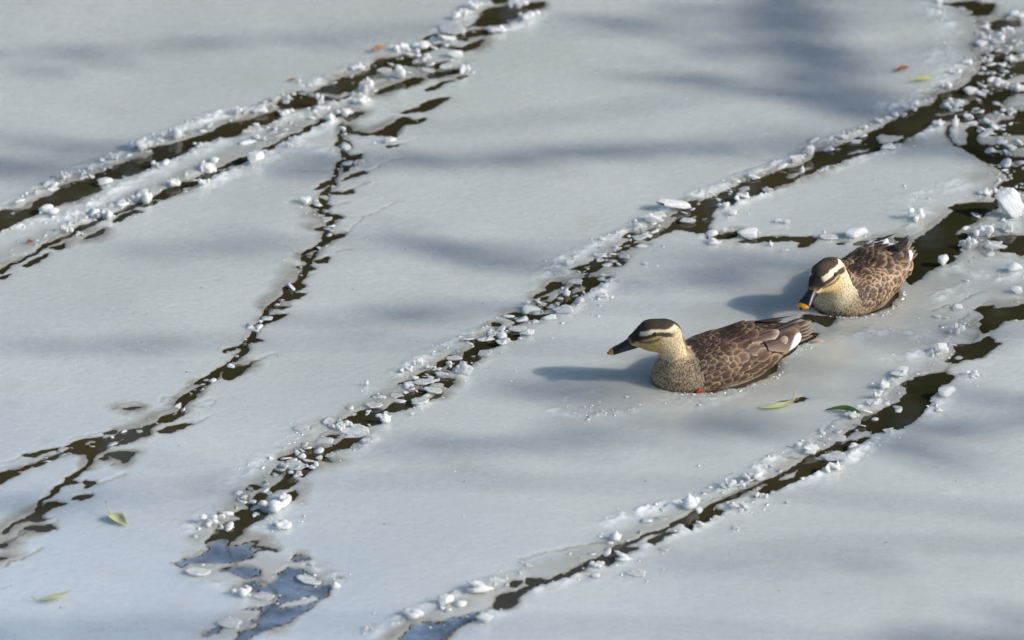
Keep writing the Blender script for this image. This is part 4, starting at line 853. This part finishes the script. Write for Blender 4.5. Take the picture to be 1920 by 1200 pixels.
def build_duck(name, label, cfg):
    root = empty(name); tag(root, label, 'duck', 'ducks swimming through the ice')
    kx, ky, kz = cfg['scale']
    h = .0021; lo = np.array([-.24, -.12, -.045]); hi = np.array([.26, .12, .19])
    n = ((hi-lo)/h).astype(int)+1
    G = np.stack(np.meshgrid(*[np.arange(n[d], dtype=np.float32)*h+lo[d] for d in range(3)], indexing='ij'), -1).astype(np.float32)
    B = G/np.array([kx, ky, kz], np.float32); B[..., 2] += cfg['tilt']*B[..., 0]; tf = 1-cfg['taper']*np.clip((.04-B[..., 0])/.14, 0, 1); B[..., 1] /= tf; B[..., 2] = .036+(B[..., 2]-.036)/tf
    d = ell(B, (.018, 0, .019), (.139, .077, .055))
    d = smin(d, ell(B, (.080, 0, .018), (.071, .057, .046)), .03)
    for sgn in (1, -1): d = smin(d, ell(B, (-.035, sgn*.042, .046), (.116, .036, .034)), .018)
    d = smin(d, ell(B, (-.045, 0, .055), (.10, .045, .028)), .03)
    d = smin(d, rcone(B, (-.055, 0, .046), (-.162, 0, .070), .050, .015, .85, .95), .03)
    Rm = np.array((Matrix.Rotation(cfg['yaw'], 3, 'Z') @ Matrix.Rotation(cfg['pitch'], 3, 'Y')), np.float32)   # columns: head axes
    hc = np.array(cfg['head'], np.float32)
    hl = lambda q: hc + Rm @ np.array(q, np.float32)
    n0, n1, r0, r1 = cfg['neck']
    nk = rcone(G, n0, n1, r0, r1); HS = cfg['hs']; nk = smin(nk, rcone(G, n1, hl((-.008*HS, 0, -.004*HS)), r1, .024*HS), .02)
    d = smin(d, nk, cfg['nk'])
    hd = ell(G, hl((0, 0, 0)), (.0385*HS, .0255*HS, .0275*HS), Rm)
    hd = smin(hd, ell(G, hl((.008*HS, 0, -.010*HS)), (.031*HS, .0225*HS, .019*HS), Rm), .010)
    hd = smin(hd, rcone(G, hl((.019*HS, 0, .0055*HS)), hl((.045*HS, 0, -.0065*HS)), .0215*HS, .0125*HS), .012)
    d = smin(d, hd, .012)
    V, Q = surface_nets(d, lo, h)
    for it in range(2):                                                    # light smoothing
        acc = np.zeros_like(V); cnt = np.zeros(len(V))
        for a in range(4):
            for b in (1, 3): np.add.at(acc, Q[:, a], V[Q[:, (a+b) % 4]]); np.add.at(cnt, Q[:, a], 1)
        V = V*.5 + .5*acc/cnt[:, None]
    # plumage colours
    L = (V-hc) @ Rm / HS; u, v, w = L[:, 0], np.abs(L[:, 1]), L[:, 2]
    b = V/np.array([kx, ky, kz])
    nzv = lambda f, sd: noise3(V*f, 1.0, sd)
    j1 = nzv(90, 3)*.25; 
    mixc = lambda c, t, k: c*(1-k[:, None]) + np.array(t)[None]*k[:, None]
    c = np.tile(np.array([.15, .098, .066]), (len(V), 1)); spk = np.full(len(V), .35); mot = np.full(len(V), .55)
    br = sstep(.045, .10, b[:, 0]+j1*.05)
    c = mixc(c, (.47, .355, .23), br); mot = mot*(1-br)+.70*br; spk = spk*(1-br)+.55*br
    fl = sstep(.03, .012, b[:, 2]+j1*.02)*sstep(.10, .0, b[:, 0]); c = mixc(c, (.30, .22, .15), fl*.7)
    rear = sstep(-.092, -.118, b[:, 0]); c = mixc(c, (.022, .016, .013), rear*sstep(.066, .048, b[:, 2])); mot *= 1-rear*.7
    wl_ = sstep(.007, .0025, V[:, 2])*sstep(-.155, -.10, b[:, 0])*sstep(.06, .0, b[:, 0]); c = mixc(c, (.62, .58, .52), wl_*.8)
    # neck and head
    neckdir = np.array(n1)-np.array(n0); neckdir = neckdir/np.linalg.norm(neckdir)
    tn = (V-np.array(n0)) @ neckdir
    nm_ = sstep(cfg['neckline'][0], cfg['neckline'][1], tn + j1*.02)*sstep(.02, .06, V[:, 0])
    c = mixc(c, cfg['cream'], nm_); mot *= 1-nm_; spk = spk*(1-nm_)+.50*nm_
    hm_ = sstep(.062, .050, np.sqrt(u*u+v*v+w*w))*sstep(-.034, -.026, w)
    nape = nm_*sstep(.010, .004, v)*sstep(-.012, -.022, u+w*.3); c = mixc(c, (.10, .062, .04), nape*.85)
    ch = mixc(c, cfg['cheek'], hm_*sstep(-.012, .010, u)*sstep(.016, .004, w)*.9); c = ch
    jj = j1*.012
    crown = hm_*sstep(.0170+cfg['cap'], .0192+cfg['cap'], w + jj - .010*sstep(.012, .036, u)*0 + .30*np.maximum(u-.018, 0) - .12*np.maximum(-u-.012, 0) - .25*np.maximum(.014-v, 0)*0)
    crown = np.maximum(crown, hm_*sstep(.0075, .0050, v)*sstep(.006, .012, w+.5*np.maximum(u, 0)))
    sup = hm_*sstep(.0120, .0138, w+jj+.34*np.maximum(u-.015, 0))*(1-crown)*sstep(-.035, -.02, u)
    c = mixc(c, cfg['brow'], sup*.9); spk *= 1-.75*sup
    est = hm_*sstep(.0052, .0068, w+jj+.38*np.maximum(u-.014, 0)+.12*np.maximum(-u, 0))*sstep(.0138, .0126, w+jj+.34*np.maximum(u-.014, 0)+.16*np.maximum(-u-.002, 0))*sstep(-.031, -.014, u)*(1-crown)
    c = mixc(c, (.035, .022, .014), est*.95); c = mixc(c, (.030, .022, .017), crown*.96); spk = spk*(1-est)*(1-crown*.3)
    c = c*(1-.35*crown[:, None]) + (crown*cfg['crown']*(1+6*j1))[:, None]*np.array([1, .68, .42])
    lore = hm_*sstep(.033, .039, u)*sstep(-.006, .001, w+j1*.01); c = mixc(c, (.02, .015, .012), lore)
    mal_c = -.0035-.10*(u-.030)
    mal = hm_*np.exp(-((w-mal_c-.20*np.minimum(u-.018, 0)*-1.2)/.0030)**2)*sstep(-.004, .008, u)*sstep(.044, .036, u)*(v > .006)
    c = mixc(c, (.055, .034, .02), mal*cfg['malar'])
    c = np.clip(c*(1+j1[:, None]*.3), 0, 1)
    me = np_mesh('body', V, Q, attrs={'spk': spk, 'mot': mot}, cols={'Col': c})
    link('body', me, PLUM, root)
    # bill: lofted rings in head space
    BL = cfg['bill']; rings = []; NR = 20
    for i in range(15):
        t = i/14; uu = .036*HS + BL*t
        hw = .0118 + .0012*math.sin(t*math.pi)*0 + (.0032*sstep(.35, .85, np.float64(t))) ; hh = .0178*(1-t)**1.15 + .0042
        if t > .86: k = math.sqrt(max(0, 1-((t-.86)/.14)**2)); hw *= max(k, .12); hh *= max(k, .35)
        zc = -.0080*HS - cfg['droop']*t + .006*t*t + (.0012*t**6)
        ring = []
        for a in range(NR):
            th = 2*math.pi*a/NR; cz = math.sin(th); cy = math.cos(th)
            y = hw*np.sign(cy)*abs(cy)**.75; z = hh*(cz*(1.0 if cz > 0 else .62))*(1-.25*abs(cy)**3*(cz > 0))
            if abs(cz) < .2: y *= 1.03
            ring.append(hl((uu, y, zc+z)))
        rings.append(ring)
    RV = np.array(rings).reshape(-1, 3)
    def ringmesh(nm, a, b_, mat, par, cap=True):
        f = [[i*NR+k, i*NR+(k+1) % NR, (i+1)*NR+(k+1) % NR, (i+1)*NR+k] for i in range(a, b_) for k in range(NR)]
        vv = RV[a*NR:(b_+1)*NR]; ff = np.array(f)-a*NR
        mm = bpy.data.meshes.new(nm); fl_ = [tuple(x) for x in ff] + ([tuple(range((b_-a)*NR, (b_-a+1)*NR))] if cap else [])
        mm.from_pydata([tuple(x) for x in vv], [], fl_)
        for p in mm.polygons: p.use_smooth = True
        bmm = bmesh.new(); bmm.from_mesh(mm); bmesh.ops.recalc_face_normals(bmm, faces=bmm.faces); bmm.to_mesh(mm); bmm.free()
        return link(nm, mm, mat, par)
    bill = ringmesh('bill', 0, cfg['tip'], BILLK, root); tip = ringmesh('bill_tip', cfg['tip'], 14, BILLY, bill)
    # the black nail at the end of the tip
    def ball(nm, c_, r_, mat, par, seg=16):
        bmm = bmesh.new(); bmesh.ops.create_uvsphere(bmm, u_segments=seg, v_segments=seg//2, radius=1)
        M = Matrix.Translation(Vector(hl(c_))) @ Matrix(Rm.tolist()).to_4x4() @ Matrix.Diagonal((*r_, 1)); bmm.transform(M)
        mm = bpy.data.meshes.new(nm); bmm.to_mesh(mm); bmm.free()
        for p in mm.polygons: p.use_smooth = True
        return link(nm, mm, mat, par)
    ball('bill_nail', (.036*HS+BL*.972, 0, -.0080*HS-cfg['droop']+.006+.0004), (.0036, .0042, .0030), BILLK, bill)
    bvh = BVHTree.FromPolygons([tuple(x) for x in V], [tuple(x) for x in Q])
    for sgn in (1, -1):
        o_ = Vector(hl((.0115*HS, sgn*.05, .0104*HS))); dr = Vector(hl((.0115*HS, 0, .0104*HS))) - o_
        hit = bvh.ray_cast(o_, dr.normalized())[0]
        cl = (np.array(hit)-hc) @ Rm
        e = ball('eye', (cl[0], cl[1]-sgn*.0013, cl[2]), (.0046, .0034, .0046), EYE, root)
        ball('eye_ring', (cl[0], cl[1]-sgn*.0020, cl[2]), (.0056, .0031, .0054), BILLK, e)
    # feathers
    nf = [0]
    def put(kind, nm, loc, t, nrm, Lf, Wf, lift=.10, parent=root):
        nrm = nrm.normalized(); t = (t - nrm*t.dot(nrm)).normalized()
        t2 = (t*math.cos(lift)+nrm*math.sin(lift)).normalized(); b_ = nrm.cross(t).normalized(); n2 = t2.cross(b_).normalized()
        o = link(nm, FE[kind], None, parent)
        M = Matrix(((t2.x*Lf, b_.x*Wf, n2.x*Lf), (t2.y*Lf, b_.y*Wf, n2.y*Lf), (t2.z*Lf, b_.z*Wf, n2.z*Lf))).to_4x4(); M.translation = loc
        o.matrix_basis = M; nf[0] += 1; return o
    def surf(x, phi):
        o_ = Vector((x*kx, 0, .030*kz)); dr = Vector((0, math.sin(phi), math.cos(phi)))
        far = o_+dr*.3; hit = bvh.ray_cast(far, -dr)
        return hit[0], hit[1]
    rr = random.Random(cfg['seed'])
    x = -.118; row = 0
    while x < cfg['front_x']:
        size = .0140 + .0175*max(0, min(1, (.085-x)/.17))
        step = size*.40
        for band in cfg['bands']:
            a0, a1, kind, ks, kw = band[:5]
            xlim = band[5] if len(band) > 5 else (-9, 9)
            if not (xlim[0] <= x <= xlim[1]): continue
            wv = size*ks*kw; rad = .075*ky; cnt = max(1, int(abs(a1-a0)*rad/(wv*.72)))
            for k in range(cnt):
                ph = a0+(a1-a0)*(k+.5+(.5 if row % 2 else 0)-.25)/cnt + rr.uniform(-.04, .04)
                for sgn in ((1, -1) if abs(ph) > .02 else (1,)):
                    if nf[0] > 288: continue
                    xx = x+rr.uniform(-.003, .003)
                    p, n_ = surf(xx, ph*sgn)
                    if p is None or p.z < .004 or abs(n_.x) > .80: continue
                    if sgn*cfg['near'] < 0 and ph > .75: continue              # hidden flank: bare plumage is enough
                    t = Vector((-1, -.18*sgn*math.sin(ph), .06+.14*(ph > 1.2)))
                    put(kind, 'feather', p+n_*(.0012+.0008*rr.random()), t, n_, size*ks*rr.uniform(.9, 1.1), wv*rr.uniform(.9, 1.1), .045+rr.uniform(-.015, .02))
        x += step; row += 1
    # folded wing: tertials with white edge, primaries, tail
    for sgn in (1, -1):
        for (x0, ph, tz, Lf, Wf, kind, lift, ty) in cfg['wing']:
            if kind == 'tert' and sgn*cfg['near'] < 0 and not cfg['both']: continue
            p, n_ = surf(x0, ph*sgn)
            kk = kind if kind != 'white' else (('white_l' if sgn > 0 else 'white_r') if sgn*cfg['near'] > 0 or cfg['both'] else 'tert')
            put(kk, 'wing_feather', p+n_*(.009 if kind == 'white' else .003), Vector((-1, ty*sgn, tz)), (n_+Vector((0, 0, .3))).normalized(), Lf, Wf, lift)
        for (loc, dr, nn, Lf, Wf) in cfg['prim']:
            put('prim', 'wing_tip_feather', Vector((loc[0], loc[1]*sgn, loc[2])), Vector((dr[0], dr[1]*sgn, dr[2])), Vector((nn[0], nn[1]*sgn, nn[2])), Lf, Wf, 0)
        for k in range(5):
            a = .06+k*.11
            put('tail', 'tail_feather', Vector((-.140*kx, sgn*(.004+.005*k)*ky, (.070-.003*k)*kz)), Vector((-math.cos(a), sgn*math.sin(a)*.7, cfg['tail_up'])), Vector((.25, sgn*.25, 1)), cfg['tail_len']*(1-.05*k), .020, 0)
    return root
bandsF = [(0, .45, 'mantle', 1.1, .62), (.45, .95, 'soft', 1.6, .80, (-.12, .045)), (.45, .95, 'mantle', .85, .7, (.045, .2)), (.95, 1.30, 'soft', 1.35, .82, (-.10, .03)), (1.30, 1.80, 'flank', 1.15, .85, (-.082, .085)), (.95, 1.30, 'flank', 1.0, .9, (.03, .085))]
bandsR = [(0, .40, 'mantle', 1.05, .68), (.40, 1.15, 'scap', 1.25, .90), (1.15, 1.75, 'scap', 1.15, .90)]
front = build_duck('duck', 'brown duck in front with raised head, bill held level over the ice', dict(
    taper=.20, tip=12, tilt=.02, droop=.028, nk=.014, hs=1.17, scale=(1, 1, 1), head=(.147, -.004, .112), pitch=R(3), yaw=R(-18), neck=((.113, 0, .022), (.120, -.001, .080), .031, .0242), neckline=(.034, .054), both=False, cap=0, crown=.010, cream=(.68, .54, .34), cheek=(.52, .34, .13),
    brow=(.74, .64, .44), malar=.75, bill=.066, front_x=.085, bands=bandsF, near=1, seed=3, tail_up=.38, tail_len=.060,
    wing=[(-.035, .70, .02, .070, .034, 'tert', .05, -.12), (-.045, .92, .04, .074, .036, 'tert', .05, -.10), (-.062, .95, .13, .094, .050, 'white', .05, -.14), (-.060, .45, .10, .080, .030, 'tert', .06, -.14)],
    prim=[((-.090, .030, .088), (-1, -.25, .14), (0, .45, 1), .095, .016), ((-.085, .036, .085), (-1, -.22, .10), (0, .5, 1), .085, .016)]))
rear = build_duck('duck', 'buff faced brown duck behind with its dark bill lowered to the ice', dict(
    taper=.12, tip=12, tilt=.02, droop=.026, nk=.020, hs=1.18, scale=(.77, 1.0, .90), head=(.112, -.002, .088), pitch=R(8), yaw=R(5), neck=((.062, 0, .024), (.090, 0, .060), .039, .032), neckline=(.014, .036), both=True, cap=.0032, crown=.020, cream=(.74, .61, .40), cheek=(.80, .58, .27),
    brow=(.84, .76, .56), malar=.9, bill=.066, front_x=.128, bands=bandsR, near=1, seed=5, tail_up=.50, tail_len=.064,
    wing=[(-.045, .70, .02, .060, .034, 'tert', .06, -.10), (-.055, .95, .04, .062, .036, 'tert', .06, -.08), (-.080, .80, .12, .066, .036, 'white', .10, -.12), (-.070, .45, .10, .066, .030, 'tert', .08, -.12)],
    prim=[((-.090, .030, .092), (-1, -.22, .22), (0, .4, 1), .066, .018), ((-.085, .036, .088), (-1, -.2, .15), (0, .5, 1), .06, .018)]))
for nme, o in (('front', front), ('rear', rear)):
    d = DUCKS[nme]; o.location = d['loc']; o.rotation_euler = (0, 0, math.pi + d['h'])
# the front duck's red foot just breaking the surface beside its flank
q = ground(1312, 737); loc = Matrix.Rotation(-(math.pi+DUCKS['front']['h']), 3, 'Z') @ (q - DUCKS['front']['loc'])
V = [(-.012, 0, .0), (-.004, .006, .004), (.010, .005, .003), (.013, -.003, .001), (.002, -.006, .005), (-.004, -.004, .006), (0, 0, .009), (-.010, .002, -.006), (.010, .0, -.006)]
bm = bmesh.new(); [bm.verts.new(x) for x in V]; bmesh.ops.convex_hull(bm, input=bm.verts); me = bpy.data.meshes.new('foot'); bm.to_mesh(me); bm.free()
fo = link('foot', me, FOOT, front); fo.location = (loc.x, loc.y, .004); fo.scale = (.75, .75, .8); fo['label'] = 'red orange foot showing at the waterline'

# ------------------------------------------------------------------ fallen leaves
def tube(nm, pts, r0, r1, mat, parent, seg=7):
    V = []; F = []
    for i, p in enumerate(pts):
        t = (Vector(pts[min(i+1, len(pts)-1)])-Vector(pts[max(i-1, 0)])).normalized(); a = t.orthogonal().normalized(); b = t.cross(a); r = r0+(r1-r0)*i/(len(pts)-1)
        V += [tuple(Vector(p)+(a*math.cos(2*math.pi*k/seg)+b*math.sin(2*math.pi*k/seg))*r) for k in range(seg)]
    for i in range(len(pts)-1):
        F += [(i*seg+k, i*seg+(k+1) % seg, (i+1)*seg+(k+1) % seg, (i+1)*seg+k) for k in range(seg)]
    F += [tuple(range(seg))[::-1], tuple((len(pts)-1)*seg+k for k in range(seg))]
    me = bpy.data.meshes.new(nm); me.from_pydata(V, [], F)
    for p in me.polygons: p.use_smooth = True
    return link(nm, me, mat, parent)
def bez(P, n):
    P = [Vector(p) for p in P]; out = []
    for i in range(n):
        t = i/(n-1); q = list(P)
        while len(q) > 1: q = [a.lerp(b, t) for a, b in zip(q[:-1], q[1:])]
        out.append(q[0])
    return out
def leaf(label, spine, width, fold, mat, stem=None, shape=1.0, side=Vector((0, 1, .0))):
    W3 = [ground(a, b, z) for a, b, z in spine]; root = empty('leaf', (W3[0].x, W3[0].y, 0)); tag(root, label, 'leaf')
    pts = [p-root.location for p in bez(W3, 13)]; V = []; UV = []; C = 7
    for i, p in enumerate(pts):
        t = i/12; w = width*max(.04, math.sin(math.pi*min(1, max(0, t))**shape)**.8)
        tg = (pts[min(i+1, 12)]-pts[max(i-1, 0)]).normalized(); sd = (side-tg*side.dot(tg)).normalized(); up = tg.cross(sd); up = up if up.z > 0 else -up
        for k in range(C):
            u = -1+2*k/(C-1); a = fold*abs(u)
            V.append(tuple(p + sd*(u*w*.5*math.cos(a)) + up*(abs(u)*w*.5*math.sin(a)) + up*(.0006*math.sin(9*t+3*u)))); UV.append((k/(C-1), t))
    F = [(i*C+k, i*C+k+1, (i+1)*C+k+1, (i+1)*C+k) for i in range(12) for k in range(C-1)]
    me = bpy.data.meshes.new('blade'); me.from_pydata(V, [], F); ul = me.uv_layers.new(name='UVMap')
    for lp in me.loops: ul.data[lp.index].uv = UV[lp.vertex_index]
    for p in me.polygons: p.use_smooth = True
    b = link('blade', me, mat, root); sm = b.modifiers.new('thickness', 'SOLIDIFY'); sm.thickness = .0006
    if stem: tube('stem', [p-root.location for p in bez([ground(*s_) for s_ in stem], 6)], .0013, .0009, STEM, root)
    return root
leaf('olive green leaf with its pale stem standing up, below the front duck', [(1490, 748, .009), (1478, 762, .004), (1450, 768, .003), (1420, 764, .005)], .021, .5, LEAF_OLIVE, [(1487, 749, .011), (1488, 742, .018), (1491, 731, .030)])
leaf('dark green slender leaf half frozen in beside the lower right channel', [(1548, 769, .006), (1575, 765, .009), (1598, 768, .009), (1615, 776, .007)], .020, .55, LEAF_DARK)
leaf('pale green boat shaped leaf with upright stem near the left edge', [(206, 964, .007), (214, 971, .004), (224, 979, .004), (238, 986, .005)], .036, .45, LEAF_OLIVE, [(207, 965, .008), (203, 954, .017), (198, 940, .026)], .8)
leaf('slim yellowish green leaf with curled stem at the bottom left', [(70, 1124, .006), (92, 1129, .006), (115, 1122, .009), (132, 1107, .018)], .020, .6, LEAF_OLIVE, [(74, 1126, .006), (63, 1124, .008), (59, 1116, .016)])
leaf('thin bright yellow green leaf bent at its stem at the top right', [(1708, 151, .008), (1722, 152, .008), (1738, 150, .009), (1754, 140, .012)], .016, .6, LEAF_YEL, [(1711, 152, .008), (1707, 149, .014), (1704, 142, .022)])
leaf('small reddish brown leaf on grey ice above the yellow green one', [(1678, 134, .006), (1688, 131, .010), (1698, 127, .008), (1704, 125, .006)], .018, .5, LEAF_RED)
leaf('small orange leaf on the far rim of the top channel', [(696, 94, .010), (704, 92, .014), (714, 91, .014), (724, 88, .012)], .022, .45, LEAF_ORG)
leaf('pale tan leaf scrap behind the front duck\'s tail', [(1519, 641, .006), (1526, 639, .008), (1534, 640, .008), (1542, 639, .006)], .016, .3, LEAF_TAN)
leaf('faded reddish leaf sliver frozen along the rim left of the orange leaf', [(538, 151, .006), (546, 150, .007), (556, 148, .006)], .010, .2, LEAF_RED)
leaf('tiny dark brown leaf bit on the ice strip at the left edge', [(50, 455, .006), (55, 453, .009), (63, 453, .006)], .016, .4, LEAF_RED)

sv_ = []; sf_ = []
for k, (px, py) in enumerate([(242, 77), (377, 542), (905, 571), (662, 545), (1262, 630), (906, 660), (113, 1142), (1145, 1005), (520, 670), (336, 838), (1790, 735), (760, 470), (1100, 330), (350, 700), (870, 905), (1660, 1020), (1460, 1110), (560, 180), (1420, 600), (1030, 1090), (250, 590), (720, 985), (1210, 905), (1560, 60)]):
    q = ground(px, py); a = random.uniform(0, 6.28); L_, w_ = random.uniform(.0022, .0055), random.uniform(.0008, .0016); z = hz(q.x, q.y)+.0004; b_ = len(sv_)
    for lx, ly, lz in ((-L_, 0, 0), (0, w_, .0004), (L_, 0, .001), (0, -w_, .0004), (0, 0, .0018)):
        sv_.append((q.x+lx*math.cos(a)-ly*math.sin(a), q.y+lx*math.sin(a)+ly*math.cos(a), z+lz))
    sf_ += [(b_, b_+3, b_+4), (b_+3, b_+2, b_+4), (b_+2, b_+1, b_+4), (b_+1, b_, b_+4)]
m = Mat('leaf_grit'); GRIT = m.set(Base_Color=(.05, .035, .022), Roughness=.8)
tag(link('leaf_grit', np_mesh('leaf_grit', np.array(sv_), np.array(sf_), smooth=False), GRIT), kind='stuff')

# ------------------------------------------------------------------ trees that shade the ice, and the wood on the far bank
def branch_tree(label, base, height, limbs, seed):
    rr = random.Random(seed); root = empty('tree', base); tag(root, label, 'tree', 'trees on the right bank')
    b0 = Vector(base); top = Vector((rr.uniform(-.3, .3), rr.uniform(-.3, .3), height))
    tp = bez([(0, 0, -.2), (.1, .1, height*.4), (-.1, .05, height*.7), top], 12); tube('trunk', tp, .19, .03, BARK, root, 12)
    LV = []; LF = []
    def leaf_quad(c, s):
        n = Vector((rr.gauss(0, 1), rr.gauss(0, 1), rr.gauss(0, 1))).normalized(); a = n.orthogonal().normalized()*s; b = n.cross(a).normalized()*s*.32
        k = len(LV); LV.extend([tuple(c-a), tuple(c+b), tuple(c+a), tuple(c-b)]); LF.append((k, k+1, k+2, k+3))
    for (pts, dist, rad, cov) in limbs:       # a spray whose shadow falls along pts (photo pixels)
        W3 = []
        for i, (a, b) in enumerate(pts):
            g = ground(a, b); W3.append(g + SDIR*(dist + .25*i + (b0.x-g.x-dist*SDIR.x)*0))
        W3 = [p-b0 for p in W3]; k = min(range(len(tp)), key=lambda i: abs(tp[i].z-(W3[-1].z-1.2)))
        ext = W3[-1] + (W3[-1]-W3[-2]).normalized()*.3 + Vector((2.6, 0, .15)); k = min(range(len(tp)), key=lambda i: abs(tp[i].z-(ext.z-1.0)))
        tube('branch', bez([tp[k], tp[k].lerp(ext, .5)+Vector((.3, 0, .1)), ext, W3[-1]], 9)+[p for p in W3[::-1][1:]], .013, .005, BARK, root, 7)
        for a, b in zip(W3[:-1], W3[1:]):
            L = (b-a).length
            for q in range(int(L*cov)):
                p = a.lerp(b, rr.random()) + Vector((rr.gauss(0, rad*.6), rr.gauss(0, rad), rr.gauss(0, rad))); leaf_quad(p, rr.uniform(.035, .06))
            for q in range(int(L*4)):
                p = a.lerp(b, rr.random()); e = p + (a-b).normalized()*rr.uniform(.1, .25) + Vector((rr.gauss(0, rad), rr.gauss(0, rad), rr.gauss(0, rad)))
                A = (e-p).orthogonal().normalized()*.004; B_ = (e-p).normalized().cross(A); k2 = len(LV)
                LV.extend([tuple(p+A), tuple(p-A*.5+B_), tuple(p-A*.5-B_), tuple(e)]); LF.extend([(k2, k2+1, k2+3), (k2+1, k2+2, k2+3), (k2+2, k2, k2+3)])
    for q in range(350):                      # the rest of the crown, higher up
        p = Vector((rr.gauss(0, .5)+.5, rr.gauss(0, .5), height*.52+rr.gauss(0, .5)))
        leaf_quad(p, rr.uniform(.04, .07))
    me = bpy.data.meshes.new('foliage'); me.from_pydata(LV, [], LF); tag(link('foliage', me, FOLIAGE, root), kind='stuff')
    return root
limbsA = [([(1440, -20), (1490, 60), (1540, 120), (1610, 215)], 9.2, 0.041, 172), ([(1250, 85), (1420, 100), (1560, 95)], 9.3, 0.038, 30), ([(1080, 45), (1300, 50), (1500, 40)], 9.4, 0.038, 23),
          ([(700, 312), (1000, 298), (1300, 285), (1560, 268)], 9.6, 0.026, 27), ([(760, 420), (800, 465), (900, 495), (1040, 508)], 9.8, 0.041, 32), ([(1180, 140), (1400, 160), (1560, 190)], 9.2, 0.038, 27),
          ([(-40, 320), (120, 310), (260, 270)], 10.6, 0.053, 35), ([(-100, 110), (400, 85), (800, 50)], 10.4, 0.045, 13), ([(540, 330), (580, 315), (640, 305)], 10.1, 0.038, 39), ([(1750, 290), (1800, 260), (1840, 300)], 9.0, 0.045, 35)]
limbsB = [([(570, 602), (760, 590), (960, 575)], 10.0, 0.026, 22), ([(1180, 530), (1380, 515), (1560, 500)], 9.3, 0.030, 31), ([(700, 850), (930, 842), (1200, 815), (1420, 790)], 9.7, 0.041, 31),
          ([(960, 735), (1060, 730), (1160, 728)], 9.5, 0.022, 26), ([(1620, 840), (1780, 800), (1960, 755)], 9.0, 0.045, 36), ([(1240, 1060), (1400, 1040), (1560, 1020)], 9.3, 0.038, 6), ([(-60, 655), (200, 650), (430, 640)], 10.6, 0.030, 14),
          ([(-80, 1190), (200, 1180), (420, 1170)], 10.4, 0.045, 22), ([(-60, 950), (250, 925), (500, 900)], 10.3, 0.045, 13), ([(250, 470), (420, 462), (620, 455)], 10.3, 0.034, 17), ([(1700, 1200), (1850, 1190), (1960, 1180)], 9.0, 0.038, 19),
          ([(1600, 625), (1720, 630), (1860, 620)], 9.0, 0.038, 14)]
branch_tree('sparse leafy tree on the right bank, the one farther from the viewer', (10.6, 11.6, .3), 8.8, limbsA, 5)
branch_tree('sparse leafy tree on the right bank, the one nearer the viewer', (10.4, 3.6, .3), 8.4, limbsB, 6)
rr = random.Random(21); LV = []; LF = []; TV = []
for i in range(84):
    x = -26 + 52*(i+rr.random())/84; y = 23.2 + rr.uniform(0, 5); hgt = 7.3 + rr.uniform(-.25, .25) + (y-23)*.49 + (1.5 if .2 < x < 8 else 0)
    for q in range(620):
        t = rr.random()**.8; rad = 1.35*(1-.75*t)*(.5+.5*rr.random()); a = rr.uniform(0, 6.283)
        c = Vector((x+rad*math.cos(a), y+rad*math.sin(a), .5+t*(hgt-.5))); s = rr.uniform(.12, .26)
        n = Vector((rr.gauss(0, 1), rr.gauss(0, 1), rr.gauss(0, 1))).normalized(); A = n.orthogonal().normalized()*s; B_ = n.cross(A)*.6
        k = len(LV); LV.extend([tuple(c-A), tuple(c+B_), tuple(c+A), tuple(c-B_)]); LF.append((k, k+1, k+2, k+3))
    k = len(LV); LV.extend([(x-.12, y, .3), (x+.12, y, .3), (x, y+.15, .3), (x, y, hgt*.8)]); LF.extend([(k, k+1, k+3), (k+1, k+2, k+3), (k+2, k, k+3)])
me = bpy.data.meshes.new('far_wood'); me.from_pydata(LV, [], LF); tag(link('far_wood', me, FOLIAGE), kind='stuff')
